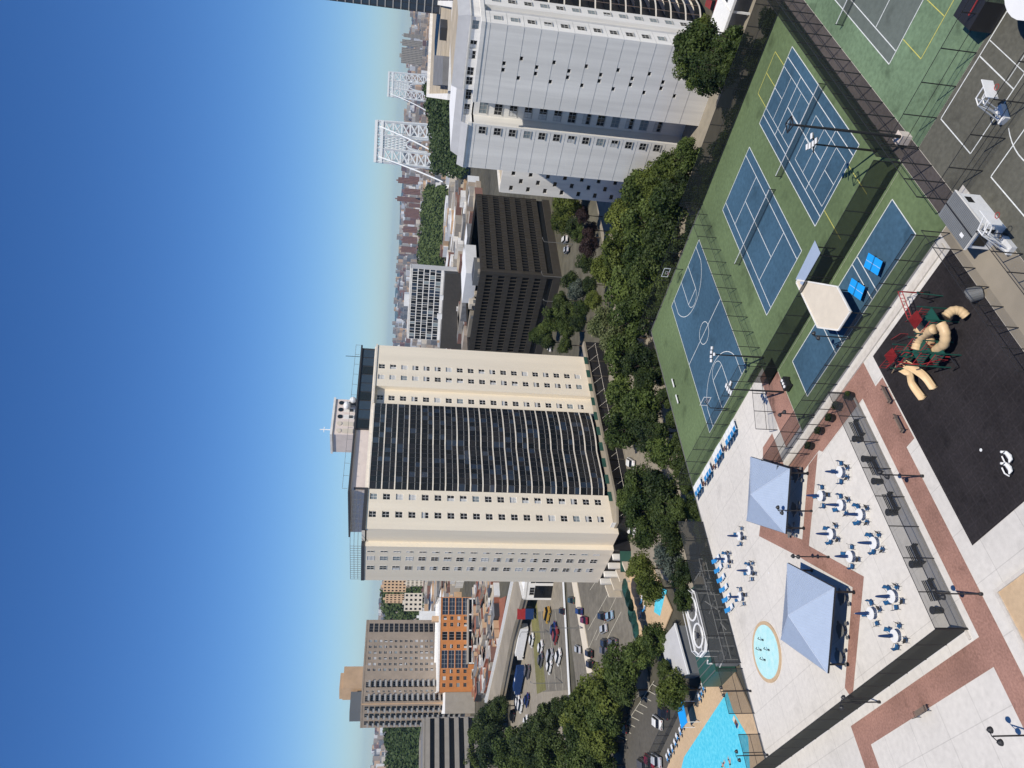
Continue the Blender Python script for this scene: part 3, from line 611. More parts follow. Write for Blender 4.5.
for k in range(14):                                  # rounded balconies beyond the white strip
    z = 35.0 - 2.87 * k - 1.2; s = MB(); pts = [(139.6, 54.6)] + [(139.6 + 13 * i / 12, 54.6 - 2.6 * math.sin(math.pi * min(1, (i + .4) / 5) / 2)) for i in range(13)] + [(152.6, 54.6)]
    s.prism(pts, z - .25, z, 'slab'); s.build('balcony_slab', T)
    g = MB()
    for (p, q) in zip(pts[1:-2], pts[2:-1]): g.poly([(p[0], p[1] + .06, z), (q[0], q[1] + .06, z), (q[0], q[1] + .06, z + 1.05), (p[0], p[1] + .06, z + 1.05)], 'glass')
    for i in range(0, 13, 2): p = pts[i + 1]; g.box(p[0] - .04, p[0] + .04, p[1], p[1] + .08, z, z + 2.6, 'timber')
    g.build('balcony_railing', T)
# low white building behind
T = empty('apartment_block', (150, 92, SZ), 'low white brick block with small staggered windows behind the white tower', 'apartment block')
b = MB(); pl = wall(b, (150, 100.4), (0, -1), (-1, 0), 17.5, -5.2, 26.5, [dict(w=1.25, h=.9, nx=1, ny=1, frame='frame', style='glass', sill=False, cols=[1.4, 5.4, 9.4], rows=[24.4 - 4.0 * k for k in range(7)]), dict(w=1.25, h=.9, nx=1, ny=1, frame='frame', style='glass', sill=False, cols=[3.4, 7.4], rows=[22.4 - 4.0 * k for k in range(7)])], 'wbrick')
wall(b, (150, 100.4), (1, 0), (0, 1), 18, -5.2, 26.5, [], 'wbrick'); wall(b, (150, 82.9), (1, 0), (0, -1), 18, -5.2, 26.5, [], 'wbrick'); b.build('wall', T); add_windows(T, pl, 3); roof_cap(T, 150.02, 168, 82.92, 100.38, 26.5, 'rooftan', .5, 'wbrick')
# white entrance canopy beside the white tower
T = empty('entrance_canopy', (126, 46, SZ), 'white flat entrance canopy with skylight strip beside the foot of the white tower', 'canopy')
b = MB(); b.box(123.5, 130.5, 30, 51.5, -1.9, -1.5, 'white'); b.build('roof', T); b = MB()
for y in (31, 38, 45, 51): b.box(123.8, 124.1, y - .15, y + .15, -5.2, -1.9, 'white').box(129.9, 130.2, y - .15, y + .15, -5.2, -1.9, 'white')
b.build('post', T); MB().box(126, 128, 33, 44.5, -1.5, -1.4, 'bluish').build('skylight', T); b = MB()
for y in (37.5, 44.8): b.box(123.5, 130.5, y, y + .15, -1.5, -1.42, 'wbrick')
b.build('seam', T)
# big stained roof beyond the white tower
T = empty('flat_roof_building', (*far(445, 50, 260).xy, SZ), 'large flat roof with brown rain stains beyond the white tower', 'building')
c4 = [on(433, 4, 38.0), on(457, 8, 38.0), on(453, 94, 38.0), on(429, 94, 38.0)]
b = MB(); b.prism([(p.x, p.y) for p in c4], SZ - .3, 37.8, 'canvas', top='rooftan'); b.build('wall', T)
b = MB()
for p, q in zip(c4, c4[1:] + c4[:1]): d = (q - p).normalized(); b.prism([(p.x, p.y), (q.x, q.y), (q.x - d.y * 1.5, q.y + d.x * 1.5), (p.x - d.y * 1.5, p.y + d.x * 1.5)], 37.8, 39.3, 'wbrick')
b.build('parapet', T); c4 = [on(441, 56, 38), on(453, 57, 38), on(452, 86, 38), on(440, 86, 38)]
MB().prism([(p.x, p.y) for p in c4], 37.8, 40.5, 'roofgrey').build('plant_deck', T); p = on(447, 28, 38); MB().box(p.x, p.x + 6, p.y, p.y + 4, 37.8, 40, 'darkframe').build('vent', T)
# dark glass tower at the photo's upper corner
T = empty('glass_tower', (*far(420, 0, 330).xy, SZ), 'tall dark blue glass tower rising out of the picture past the stained roof', 'office tower')
p = far(432, 13, 330); pu = far(334, 0, 330)
b = MB(); b.box(p.x, p.x + 30, p.y - 28, p.y, SZ - .3, 92, 'bluish')
for k in range(33): b.box(p.x - .15, p.x, p.y - 28, p.y, k * 3 - 4, k * 3 - 3.6, 'frame'); b.box(p.x, p.x + 30, p.y, p.y + .15, k * 3 - 4, k * 3 - 3.6, 'frame')
for k in range(12): b.box(p.x - .14, p.x - .01, p.y - 28 + k * 2.5, p.y - 27.8 + k * 2.5, SZ, 92, 'darkframe'); b.box(p.x + k * 2.6, p.x + k * 2.6 + .2, p.y + .01, p.y + .14, SZ, 92, 'darkframe')
b.build('wall', T)
# ---------------------------------------------------------------- dark brown office block
T = empty('office_block', (194.7, 161.2, SZ), 'dark brown mid-rise office block with ribbon windows between the white and cream towers', 'office block')
b = MB(); NB = 6; FH = 4.1; zt = 21.6
for k in range(NB):                                    # ribbons: spandrel, then recessed glass behind fins
    z1 = zt - 1.5 - k * FH; z0 = z1 - 2.2
    b.box(194.7, 238.6, 161.2, 200.5, z1, z1 + 1.9 if k else zt, 'darkpanel')
b.box(194.7, 238.6, 161.2, 200.5, SZ - .3, z0, 'darkpanel'); b.box(194.65, 195.9, 161.15, 162.4, SZ - .3, zt, 'darkpanel')
b.build('wall', T)
for k in range(NB):
    z1 = zt - 1.5 - k * FH; z0 = z1 - 2.2; g = MB()
    g.box(195.2, 238.2, 161.7, 200.0, z0, z1, 'glass'); g.build('ribbon_window', T)
f = MB()
for i in range(29): x = 196.2 + i * 1.5; f.box(x - .045, x + .045, 161.05, 161.6, 0.0, zt + .02, 'darkpanel')
for i in range(25): y = 162.6 + i * 1.5; f.box(194.55, 195.1, y - .045, y + .045, 0.0, zt + .02, 'darkpanel')
f.build('fin', T)
roof_cap(T, 194.75, 238.55, 161.25, 200.45, zt, 'roofgrey', .7, 'darkpanel')
m_ = MB(); m_.box(206, 222, 172, 186, zt, zt + 4, 'roofwhite'); m_.box(198.5, 205, 164, 171, zt, zt + 2.2, 'greysteel').box(199.5, 204, 165, 170, zt + 2.2, zt + 2.3, 'darkframe'); m_.build('roof_plant', T)
m_ = MB(); rnd = random.Random(4)
for i in range(16): x, y = rnd.uniform(196.5, 203), rnd.uniform(163, 198); s_ = rnd.uniform(.5, 1.4); m_.box(x, x + s_ * 1.6, y, y + s_, zt, zt + s_, rnd.choice(['roofwhite', 'greysteel', 'rooftan', 'darkframe']))
m_.box(197.5, 200, 184, 195, zt, zt + 1.5, 'overcon').box(197.3, 200.2, 178.5, 181, zt, zt + 2.4, 'canvas'); m_.build('roof_unit', T)
# ---------------------------------------------------------------- buildings seen across the lots, set out by bearing and distance
def facade_block(name, label, cat, yl, dl, yr, dr, z1, depth, m, front=None, side=None, roofm='roofgrey', par=.8, pm=None, right=False, fp=450, cap=100, group=None, seed=1):
    L = far(fp, yl, dl); Rr = far(fp, yr, dr); f_ = Vector((Rr.x - L.x, Rr.y - L.y)); W = f_.length; f_ /= W; bk = Vector((-f_.y, f_.x))
    if bk.dot(Vector((L.x, L.y))) < 0: bk = -bk
    T = empty(name, (L.x, L.y, SZ), label, cat, group); b = MB(); pl = []
    pl += wall(b, (L.x, L.y), f_, -bk, W, SZ - .3, z1, front(W) if front else [], m)
    e = (L.x + bk.x * depth, L.y + bk.y * depth); r = (Rr.x + bk.x * depth, Rr.y + bk.y * depth)
    pl += wall(b, e, -bk, -f_, depth, SZ - .3, z1, side(depth) if side else [], m); pl += wall(b, (Rr.x, Rr.y), bk, f_, depth, SZ - .3, z1, side(depth) if side and right else [], m)
    wall(b, r, -f_, bk, W, SZ - .3, z1, [], m); b.build('wall', T)
    if pl: add_windows(T, pl, seed, cap=cap)
    pts = [(L.x, L.y), (Rr.x, Rr.y), r, e]; MB().prism(pts, z1 - .4, z1 - .02, m, top=roofm).build('roof', T)
    if par:
        p = MB(); t = .4
        for (a, c, n) in ((pts[0], pts[1], bk), (pts[3], pts[0], f_), (pts[1], pts[2], -f_), (pts[2], pts[3], -bk)):
            p.prism([a, c, (c[0] + n.x * t, c[1] + n.y * t), (a[0] + n.x * t, a[1] + n.y * t)], z1, z1 + par, pm or m)
        p.build('parapet', T)
    T['axes'] = (f_.x, f_.y, bk.x, bk.y, W); return T, L, f_, bk, W
def loc3(L, f_, bk, u, d): return (L.x + f_.x * u + bk.x * d, L.y + f_.y * u + bk.y * d)
def lbox(b, L, f_, bk, u0, u1, d0, d1, z0, z1, m, top=None): b.prism([loc3(L, f_, bk, u0, d0), loc3(L, f_, bk, u1, d0), loc3(L, f_, bk, u1, d1), loc3(L, f_, bk, u0, d1)], z0, z1, m, top)
# taupe apartment tower with balconies
rows = [54.0 - 3.05 * k for k in range(18)]; SD = 24
s1 = lambda W: [dict(w=1.7, h=1.7, cols=[W * q for q in (.385, .45, .52, .59, .66, .73)], rows=rows), dict(w=3.6, h=2.3, nx=3, ny=1, style='dark', sill=False, cols=[W * .06, W * .215], rows=rows), dict(w=1.2, h=1.4, cols=[W * .14], rows=rows), dict(w=6.4, h=2.5, nx=3, ny=1, style='dark', sill=False, frame='greybrick' and 'frame', cols=[W * .90], rows=rows)]
s2 = lambda W: [dict(w=4.2, h=2.3, nx=2, ny=1, style='dark', sill=False, cols=[W * .2, W * .52, W * .82], rows=rows)]
T, L, f_, bk, W = facade_block('apartment_tower', 'taupe brick apartment tower with tan rooftop box standing behind the orange building', 'apartment tower', 703, 468, 620, 500, 56.5, SD, 'greybrick', s1, s2, seed=21)
for k, z in enumerate(rows):
    for u in (.06, .215): s = MB(); lbox(s, L, f_, bk, W * u - 2, W * u + 2, -1.4, -.02, z - 1.5, z - 1.3, 'offstone'); lbox(s, L, f_, bk, W * u - 2, W * u + 2, -1.4, -1.3, z - 1.3, z - .3, 'frame'); s.build('balcony', T)
    for d in (.2, .52, .82): s = MB(); lbox(s, L, f_, bk, -1.4, -.02, SD * (1 - d) - 2, SD * (1 - d) + 2, z - 1.5, z - 1.3, 'offstone'); lbox(s, L, f_, bk, -1.4, -1.3, SD * (1 - d) - 2, SD * (1 - d) + 2, z - 1.3, z - .3, 'frame'); s.build('balcony', T)
s = MB(); lbox(s, L, f_, bk, W * .27, W * .52, 8, 20, 56.4, 68.5, 'tanbrick'); lbox(s, L, f_, bk, W * .27, W * .45, 8.5, 19, 68.5, 70.3, 'tanbrick'); s.build('rooftop_box', T)
s = MB(); lbox(s, L, f_, bk, W * .02, W * .24, 9, 19, 56.4, 63.5, 'greysteel'); s.build('cooling_tower', T)
s = MB(); lbox(s, L, f_, bk, -.25, .35, -.25, .35, SZ, 57, 'tanbrick'); s.build('corner_pier', T)
# orange brick building
rows = [12.4 - 3.9 * k for k in range(4)]
s1 = lambda W: [dict(w=2.0, h=1.8, cols=[W * q for q in (.07, .14, .21)] + [W * q for q in (.47, .70, .77)], rows=rows, frame='frame'), dict(w=9.5, h=3.4, nx=4, ny=2, style='bluish', sill=False, cols=[W * .335], rows=rows, frame='wframe'), dict(w=4.6, h=3.0, nx=3, ny=1, style='glass', sill=False, cols=[W * .58], rows=rows), dict(w=9.5, h=3.4, nx=4, ny=2, style='bluish', sill=False, cols=[W * .90], rows=rows)]
T, L, f_, bk, W = facade_block('brick_building', 'orange brick building with large glass bays in front of the taupe tower', 'building', 692, 452, 597, 456, 15.0, 30, 'orange', s1, None, roofm='roofwhite', par=1.0, pm='wbrick', seed=22)
s = MB(); lbox(s, L, f_, bk, -11, -.1, 1, 26, SZ, 11.5, 'offstone', 'roofwhite'); s.build('service_wing', T)
s = MB(); lbox(s, L, f_, bk, W * .74, W * .80, 3, 9, 15, 19.5, 'tanbrick'); s.build('stair_head', T)
s = MB()
for i in range(5): lbox(s, L, f_, bk, W * (.28 + .17 * i), W * (.28 + .17 * i) + .7, -6, -5.4, SZ, -.6, 'wbrick')
lbox(s, L, f_, bk, W * .28, W * .97, -6, -5.5, -2.9, -2.3, 'wbrick'); lbox(s, L, f_, bk, W * .28, W * .97, -6.1, -.1, -.6, 0, 'offstone'); lbox(s, L, f_, bk, W * .28, W * .97, -1.2, -.2, SZ, -.6, 'darkframe'); s.build('arcade', T)
# striped concrete office
T, L, f_, bk, W = facade_block('office_block', 'low concrete office block with long dark window stripes at the photo lower edge', 'office block', 790, 392, 717, 402, 25.5, 30, 'offstone', None, None, seed=23)
for k in range(6):
    s = MB(); z = 21.8 - 4.7 * k; lbox(s, L, f_, bk, .4, W - .5, -.04, .02, z - 1.1, z + 1.1, 'glass'); s.build('ribbon_window', T)
    s = MB(); lbox(s, L, f_, bk, .2, W - .3, -.5, -.02, z - 3.2, z - 1.12, 'offstone'); s.build('spandrel', T)
s = MB(); lbox(s, L, f_, bk, -1, W * .5, 31, 50, SZ, 31, 'darkpanel', 'roofgrey'); s.build('rear_wing', T)
# gridded glass block near the bridge road
rows = [36.6 - 4.55 * k for k in range(5)]
rnd = random.Random(9)
T = None
def gridb(W): return []
T, L, f_, bk, W = facade_block('office_block', 'pale gridded glass block standing in front of the tree belt near the bridge', 'office block', 341, 610, 271, 600, 38.8, 26, 'wbrick', gridb, None, roofm='roofgrey', par=.6)
for k in range(5):
    z = 38.0 - 4.55 * k; g = MB(); n = 12; o = 0.0
    for i in range(n):
        u0 = W * i / n; u1 = W * (i + 1) / n; sp = rnd.choice([.35, .5, .65]); um = u0 + (u1 - u0) * sp
        lbox(g, L, f_, bk, u0 + .25, um - .14, -.06, -.005, z - 4.1, z - .3, rnd.choice(['glass', 'glass', 'bluish'])); lbox(g, L, f_, bk, um + .14, u1 - .1, -.06, -.005, z - 4.1, z - .3, rnd.choice(['glass', 'bluish', 'tealblind', 'glass']))
    g.build('glazing_band', T)
s = MB(); lbox(s, L, f_, bk, -3, W, -14, -.2, SZ, 13.5, 'darkpanel', 'roofgrey'); lbox(s, L, f_, bk, W * .35, W * .42, -12, -8, 13.5, 17, 'roofwhite'); lbox(s, L, f_, bk, W * .62, W * .68, -12, -8, 13.5, 16, 'roofwhite'); s.build('podium', T)
s = MB(); lbox(s, L, f_, bk, W * .45, W * .62, 4, 14, 38.8, 43, 'roofwhite'); s.build('lift_house', T)
# ================================================================== streets, lots and the highway
def paved(name, pix, m, z, kind='structure'):
    b = MB(); b.prism([(on(x, y, z).x, on(x, y, z).y) for x, y in pix], z - .2, z, m); return structure(name, b)
Z1, Z2, Z3, Z4 = SZ + .02, SZ + .05, SZ + .08, SZ + .11
paved('street', [(614, 330), (596, 200), (640, 150), (770, -60), (800, 10), (735, 130), (700, 210), (655, 330), (690, 470), (720, 560), (700, 600), (630, 560), (612, 470), (606, 400)], 'street', Z1)
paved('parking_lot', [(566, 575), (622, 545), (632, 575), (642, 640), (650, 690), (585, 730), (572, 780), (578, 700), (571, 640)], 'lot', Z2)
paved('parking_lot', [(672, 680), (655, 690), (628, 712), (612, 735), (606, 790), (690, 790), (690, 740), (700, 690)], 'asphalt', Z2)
paved('pool_deck', [(706, 668), (731, 664), (790, 800), (655, 800), (672, 755)], 'tanpave', Z3)
paved('pool_deck', [(624, 560), (650, 560), (672, 610), (660, 640), (640, 645), (632, 610)], 'tanpave', Z3)
paved('pool_water', [(727, 692), (733, 711), (748, 737), (751, 790), (676, 790), (684, 757)], 'pool', Z4)
paved('pool_water', [(662, 588), (666, 590), (660, 616), (654, 612), (655, 600)], 'pool', Z4)
paved('highway', [(512, 580), (562, 576), (574, 780), (510, 790)], 'street', Z1)
paved('highway_lane', [(536, 612), (563, 608), (569, 690), (543, 692)], 'lot', Z2)
paved('grass_median', [(529, 588), (535, 588), (546, 690), (537, 694)], 'verge', Z3)
paved('rail_bed', [(497, 600), (506, 596), (493, 690), (483, 690)], 'rust', Z2)
paved('service_road', [(488, 580), (498, 580), (484, 690), (474, 690)], 'lot', Z2)
paved('far_road', [(444, 185), (449, 185), (447, 250), (441, 262), (439, 250)], 'roofwhite', Z2)
paved('far_street', [(455, 190), (475, 190), (462, 345), (450, 345), (448, 260)], 'street', Z1)
b = MB()
def pixline(b, x0, y0, x1, y1, wd, m, z):
    p, q = on(x0, y0, z), on(x1, y1, z); stripe(b, (p.x, p.y), (q.x, q.y), wd, m, z)
for (x0, y0, x1, y1) in ((612, 587, 588, 630), (617, 595, 596, 640), (621, 612, 604, 645), (610, 560, 590, 590), (588, 650, 597, 630)): pixline(b, x0, y0, x1, y1, .16, 'roadline', Z3)
for i in range(9): y = 684 + i * 6.5; x = 652 - i * 4.2; pixline(b, x, y, x + 7 + i * .2, y + 4, .14, 'roadline', Z3); 
pixline(b, 654, 681, 622, 730, .14, 'roadline', Z3)
for (x0, x1) in ((541, 549), (548, 556), (555, 563)): pixline(b, x0, 610, x1, 690, .25, 'roadline', Z3)
structure('road_markings', b)
paved('planted_divider', [(571, 578), (576, 578), (592, 672), (587, 674)], 'canvas', SZ + .25)
paved('lot_kerb', [(562, 576), (563.2, 576), (574.5, 782), (573, 782)], 'white', SZ + .3)
# raised highway ramp
b = MB(); A_, B_ = [on(515, 574, 0.5), on(501, 640, 0.5), on(487, 702, 0.5)], [on(531, 574, 0.5), on(513, 640, 0.5), on(501, 702, 0.5)]
T = empty('highway_ramp', (*A_[1].xy, SZ), 'pale concrete elevated highway ramp crossing between the orange building and the highway', 'overpass')
b.prism([(p.x, p.y) for p in A_ + B_[::-1]], -.9, .5, 'overcon', top='overcon'); b.build('deck', T)
for pts, nm in ((A_, 'white'), (B_, 'overcon')):
    b = MB()
    for p, q in zip(pts, pts[1:]):
        n = Vector((p.y - q.y, q.x - p.x, 0)).normalized() * .35; b.prism([(p.x, p.y), (q.x, q.y), (q.x + n.x, q.y + n.y), (p.x + n.x, p.y + n.y)], .5, 1.6, nm)
    b.build('barrier', T)
for t in (.0, .25, .5, .75, 1.0):
    i = 0 if t < .5 else 1; u = (t - .5 * i) * 2; p = A_[i].lerp(A_[i + 1], u); q = B_[i].lerp(B_[i + 1], u); b = MB()
    for s in (.25, .75): c = p.lerp(q, s); b.tube([(c.x, c.y, SZ - .3), (c.x, c.y, -.9)], .9, 'overcon', n=10)
    b.build('pier', T)
# ================================================================== trees
rnd = random.Random(42)
def crown_mesh(seed, n_blob, n_leaf, leaf, sz, m, droop=0.0):
    r = random.Random(seed); blobs = []
    for i in range(n_blob):
        while True:
            p = Vector((r.uniform(-1, 1), r.uniform(-1, 1), r.uniform(-1, 1)))
            if .25 < p.length < 1: break
        p = p.normalized() * (.35 + .38 * r.random()); blobs.append((Vector((p.x, p.y, p.z * sz)), r.uniform(.2, .42)))
    v, f = [], []; per = n_leaf // n_blob
    for c, br in blobs:
        for k in range(per):
            d = Vector((r.gauss(0, 1), r.gauss(0, 1), r.gauss(0, 1) + .25)).normalized()
            p = c + Vector((d.x, d.y, d.z * .85)) * br * r.uniform(.6, 1.12); p.z -= droop * r.random()
            nrm = (d + Vector((r.gauss(0, .55), r.gauss(0, .55), r.gauss(0, .55)))).normalized(); u = nrm.orthogonal().normalized(); t = nrm.cross(u); a = r.uniform(0, 6.28); u, t = u * math.cos(a) + t * math.sin(a), t * math.cos(a) - u * math.sin(a)
            s = leaf * r.uniform(.6, 1.35); k0 = len(v)
            v += [tuple(p - u * s), tuple(p + t * s * .55), tuple(p + u * s), tuple(p - t * s * .55)]; f.append((k0, k0 + 1, k0 + 2, k0 + 3))
    me = bpy.data.meshes.new('crown'); me.from_pydata(v, [], f); me.materials.append(LEAF[m]); me.update(); return me
def trunk_mesh(seed, h):
    r = random.Random(seed); b = MB(); b.tube([(0, 0, 0), (.01, .02, h * .5), (0, 0, h)], [.07, .055, .045], 'bark')
    for i in range(6):
        a = i * 1.05 + r.random(); b.tube([(0, 0, h * .72), (.22 * math.cos(a), .22 * math.sin(a), h + .12), (.5 * math.cos(a), .5 * math.sin(a), h + .3 + .3 * r.random())], [.04, .028, .012], 'bark', n=6)
    return b.mesh('trunk')
KIND = {}
for m in ('mid', 'dark', 'lime', 'purple', 'silver', 'blossom'):
    KIND[m] = [crown_mesh(sum(map(ord, m)) % 7 + 10 * i + len(m), 34, 7600, .058, .86, m) for i in range(3 if m in ('mid', 'dark', 'lime') else 1)]
TR = [trunk_mesh(i, 1.25) for i in range(3)]
def tree(loc, r, kind, label, group, hz=1.0):
    """loc: crown centre; the trunk runs down to street level"""
    i = rnd.randrange(99); base = SZ - .1
    T = empty('leafy_tree', (loc.x, loc.y, base), label, 'tree', group, rz=rnd.uniform(0, 6.28)); hgt = loc.z - base
    t = part('trunk', TR[i % 3], T); s = hgt / 1.25; t.scale = (min(s, r * .75),) * 2 + (s * .9,)
    c = part('crown', KIND[kind][i % len(KIND[kind])], T, (0, 0, hgt)); c.scale = (r, r, r * hz); return T
WORD = {'mid': 'mid green', 'dark': 'dark green', 'lime': 'yellow green', 'purple': 'purple leaved', 'silver': 'grey green', 'blossom': 'cream blossoming'}
def grove(items, z, group, where, ref, clampdeck=True):
    cnt = {}; items = sorted(items, key=lambda q: q[1]); tot = {}
    for it in items: tot[it[3]] = tot.get(it[3], 0) + 1
    for px, py, rp, kind in items:
        p = on(px, py, z); r = rp / F_PX * (p - Vector((0, 0, CAM_H))).length * 1.3
        if clampdeck and p.x < 104.2 + r and p.y < 98.5 + r:
            if 104.2 + r - p.x < 98.5 + r - p.y: p.x = 104.2 + r
            else: p.y = 98.5 + r
        cnt[kind] = cnt.get(kind, 0) + 1; n = cnt[kind]
        lab = f"only {WORD[kind]} tree {where}" if tot[kind] == 1 else f"{ORD[n - 1]} {WORD[kind]} tree {where}, {ref}" 
        tree(p, r, kind, lab, group)
grove([(672, 168, 19, 'lime'), (655, 182, 17, 'lime'), (688, 155, 14, 'mid'), (640, 197, 22, 'mid'), (668, 205, 22, 'mid'), (645, 228, 22, 'mid'), (680, 188, 15, 'dark'), (624, 215, 17, 'lime'),
       (620, 252, 20, 'lime'), (644, 258, 22, 'mid'), (664, 242, 20, 'dark'), (626, 284, 22, 'mid'), (650, 286, 20, 'dark'), (606, 268, 15, 'lime'), (632, 318, 21, 'mid'), (652, 318, 15, 'dark'), (601, 322, 14, 'blossom'), (616, 336, 16, 'blossom'),
       (624, 356, 20, 'mid'), (643, 350, 17, 'dark'), (646, 376, 12, 'dark'), (622, 398, 20, 'mid'), (643, 402, 20, 'mid'), (626, 428, 20, 'mid'), (648, 432, 19, 'dark'), (660, 452, 14, 'mid'), (664, 420, 12, 'dark'), (612, 440, 9, 'dark'),
       (640, 484, 16, 'mid'), (660, 488, 18, 'dark'), (642, 510, 19, 'mid'), (668, 516, 18, 'dark'), (683, 498, 13, 'dark'), (628, 500, 12, 'mid'), (644, 532, 15, 'mid'), (672, 540, 13, 'dark'),
       (640, 568, 13, 'lime'), (650, 588, 14, 'lime'), (668, 560, 15, 'silver'), (683, 575, 13, 'dark'), (684, 600, 10, 'mid')],
      2.0, 'trees between the sports deck and the street', 'below the far deck edge', 'from the white tower end')
grove([(655, 640, 13, 'mid'), (640, 655, 14, 'mid'), (622, 664, 19, 'mid'), (606, 688, 19, 'lime'), (588, 708, 21, 'lime'), (622, 690, 14, 'dark'), (604, 716, 17, 'mid'), (600, 742, 18, 'lime'), (580, 742, 15, 'mid'), (584, 762, 18, 'mid'), (575, 722, 14, 'lime'), (600, 766, 14, 'dark'), (672, 690, 15, 'lime'), (664, 668, 8, 'dark')],
      0.5, 'trees around the lower parking lots', 'between the two parking lots', 'from the metal shed', False)
grove([(545, 722, 16, 'dark'), (530, 742, 17, 'dark'), (512, 752, 17, 'mid'), (490, 722, 15, 'dark'), (495, 752, 17, 'dark'), (552, 752, 16, 'dark'), (478, 735, 10, 'mid'), (500, 706, 8, 'dark'), (560, 705, 9, 'dark'), (520, 770, 12, 'mid'), (540, 772, 14, 'dark'), (474, 760, 10, 'lime')],
      2.0, 'trees beside the highway', 'beside the highway', 'from the ramp', False)
grove([(568, 205, 15, 'lime'), (572, 190, 10, 'lime'), (560, 222, 10, 'lime'), (583, 215, 7, 'purple'), (589, 246, 10, 'purple'), (585, 262, 9, 'dark'), (577, 290, 11, 'silver'), (570, 282, 9, 'dark'), (556, 318, 13, 'mid'), (544, 330, 9, 'mid'), (524, 347, 8, 'lime'), (566, 330, 9, 'mid'), (594, 300, 9, 'lime'), (582, 308, 8, 'mid'), (574, 228, 9, 'dark'), (580, 236, 8, 'mid'), (560, 300, 9, 'dark'), (568, 312, 9, 'dark'), (548, 342, 8, 'dark'), (536, 336, 8, 'mid'), (590, 284, 8, 'dark'), (578, 322, 8, 'dark'), (590, 230, 8, 'purple'), (565, 345, 8, 'dark')],
      0.5, 'trees beside the brown office block', 'beside the brown office block', 'from the white block', False)
grove([(697, 48, 22, 'mid'), (709, 72, 17, 'mid'), (735, 52, 15, 'mid'), (692, 72, 15, 'mid'), (722, 78, 15, 'dark'), (726, 62, 14, 'dark'), (703, 30, 10, 'lime'), (735, 78, 12, 'dark')],
      3.5, 'trees at the foot of the white tower', 'at the white tower foot', 'from the canopy')
# low dark trees added along the deck edge to stand in for crown shade
edge = [(106.3, y, 3.2) for y in (39, 44, 49, 54, 59, 64, 69, 74, 79, 84, 89, 94)] + [(x, 100.6, 2.9) for x in (99, 94, 89, 84, 79, 74.5, 70, 65.5, 61, 56.5, 52)]
for i, (x, y, r) in enumerate(edge):
    tree(Vector((x + rnd.uniform(-.4, .4), y + rnd.uniform(-.6, .6), rnd.uniform(-2.0, -.9))), r * rnd.uniform(.85, 1.05), 'dark', f"{ORD[i] if i < 12 else ORD[i - 12]} low dark shade-fill tree against the {'far tennis' if i < 12 else 'outer basketball'} deck wall, from the {'canopy' if i < 12 else 'deck corner'}", 'low trees added as shade against the deck wall')
# woods that read as one mass
def wood(name, label, pts, r, n, seed, m='belt'):
    rr = random.Random(seed); v, f = [], []
    for i in range(n):
        a, c, t = rr.choice(pts), None, rr.random(); p = a[0].lerp(a[1], t); dep = rr.random(); d = Vector((p.x, p.y, 0)).normalized()
        top = a[2] + (a[3] - a[2]) * t
        base = Vector((p.x, p.y, 0)) + d * dep * a[4]; cz = SZ + (top - SZ) * (.25 + .75 * dep) - r * .8 + rr.uniform(-1, 1) * r * .35
        for k in range(60):
            q = Vector((rr.gauss(0, 1), rr.gauss(0, 1), abs(rr.gauss(0, 1)))).normalized(); pp = base + Vector((0, 0, cz)) + q * r * rr.uniform(.75, 1.1); s = r * .2 * rr.uniform(.7, 1.3)
            nn = (q + Vector((rr.gauss(0, .4), rr.gauss(0, .4), rr.gauss(0, .4)))).normalized(); u = nn.orthogonal().normalized(); tt = nn.cross(u); k0 = len(v)
            v += [tuple(pp - u * s), tuple(pp + tt * s), tuple(pp + u * s), tuple(pp - tt * s)]; f.append((k0, k0 + 1, k0 + 2, k0 + 3))
    me = bpy.data.meshes.new(name); me.from_pydata(v, [], f); me.materials.append(LEAF[m]); me.update()
    o = bpy.data.objects.new(name, me); COL.objects.link(o); return tag(o, label, 'woodland', None, 'stuff')
def Hz(px, py, d): return far(px, py, d)
def topz(px, py, d): return far(px, py, d).z
D = 880
wood('woodland', 'dark green wooded belt in front of the bridge, right of the gridded block', [(Hz(440, 190, D), Hz(440, 278, D), topz(425, 190, D + 60), topz(416, 270, D + 60), 90)], 7, 420, 1)
wood('woodland', 'dark green trees in front of the bridge tower behind the white tower', [(Hz(450, 90, 640), Hz(455, 172, 640), topz(424, 92, 690), topz(432, 168, 690), 60)], 5.5, 320, 2)
wood('woodland', 'green wood at the far lower edge behind the striped office block', [(Hz(406, 715, 760), Hz(412, 780, 760), topz(385, 718, 840), topz(386, 770, 840), 110)], 7, 240, 3)
wood('woodland', 'dark trees beyond the city on the skyline beside the taupe tower', [(Hz(404, 588, 900), Hz(402, 640, 900), topz(382, 600, 960), topz(380, 640, 960), 90)], 8, 120, 4)
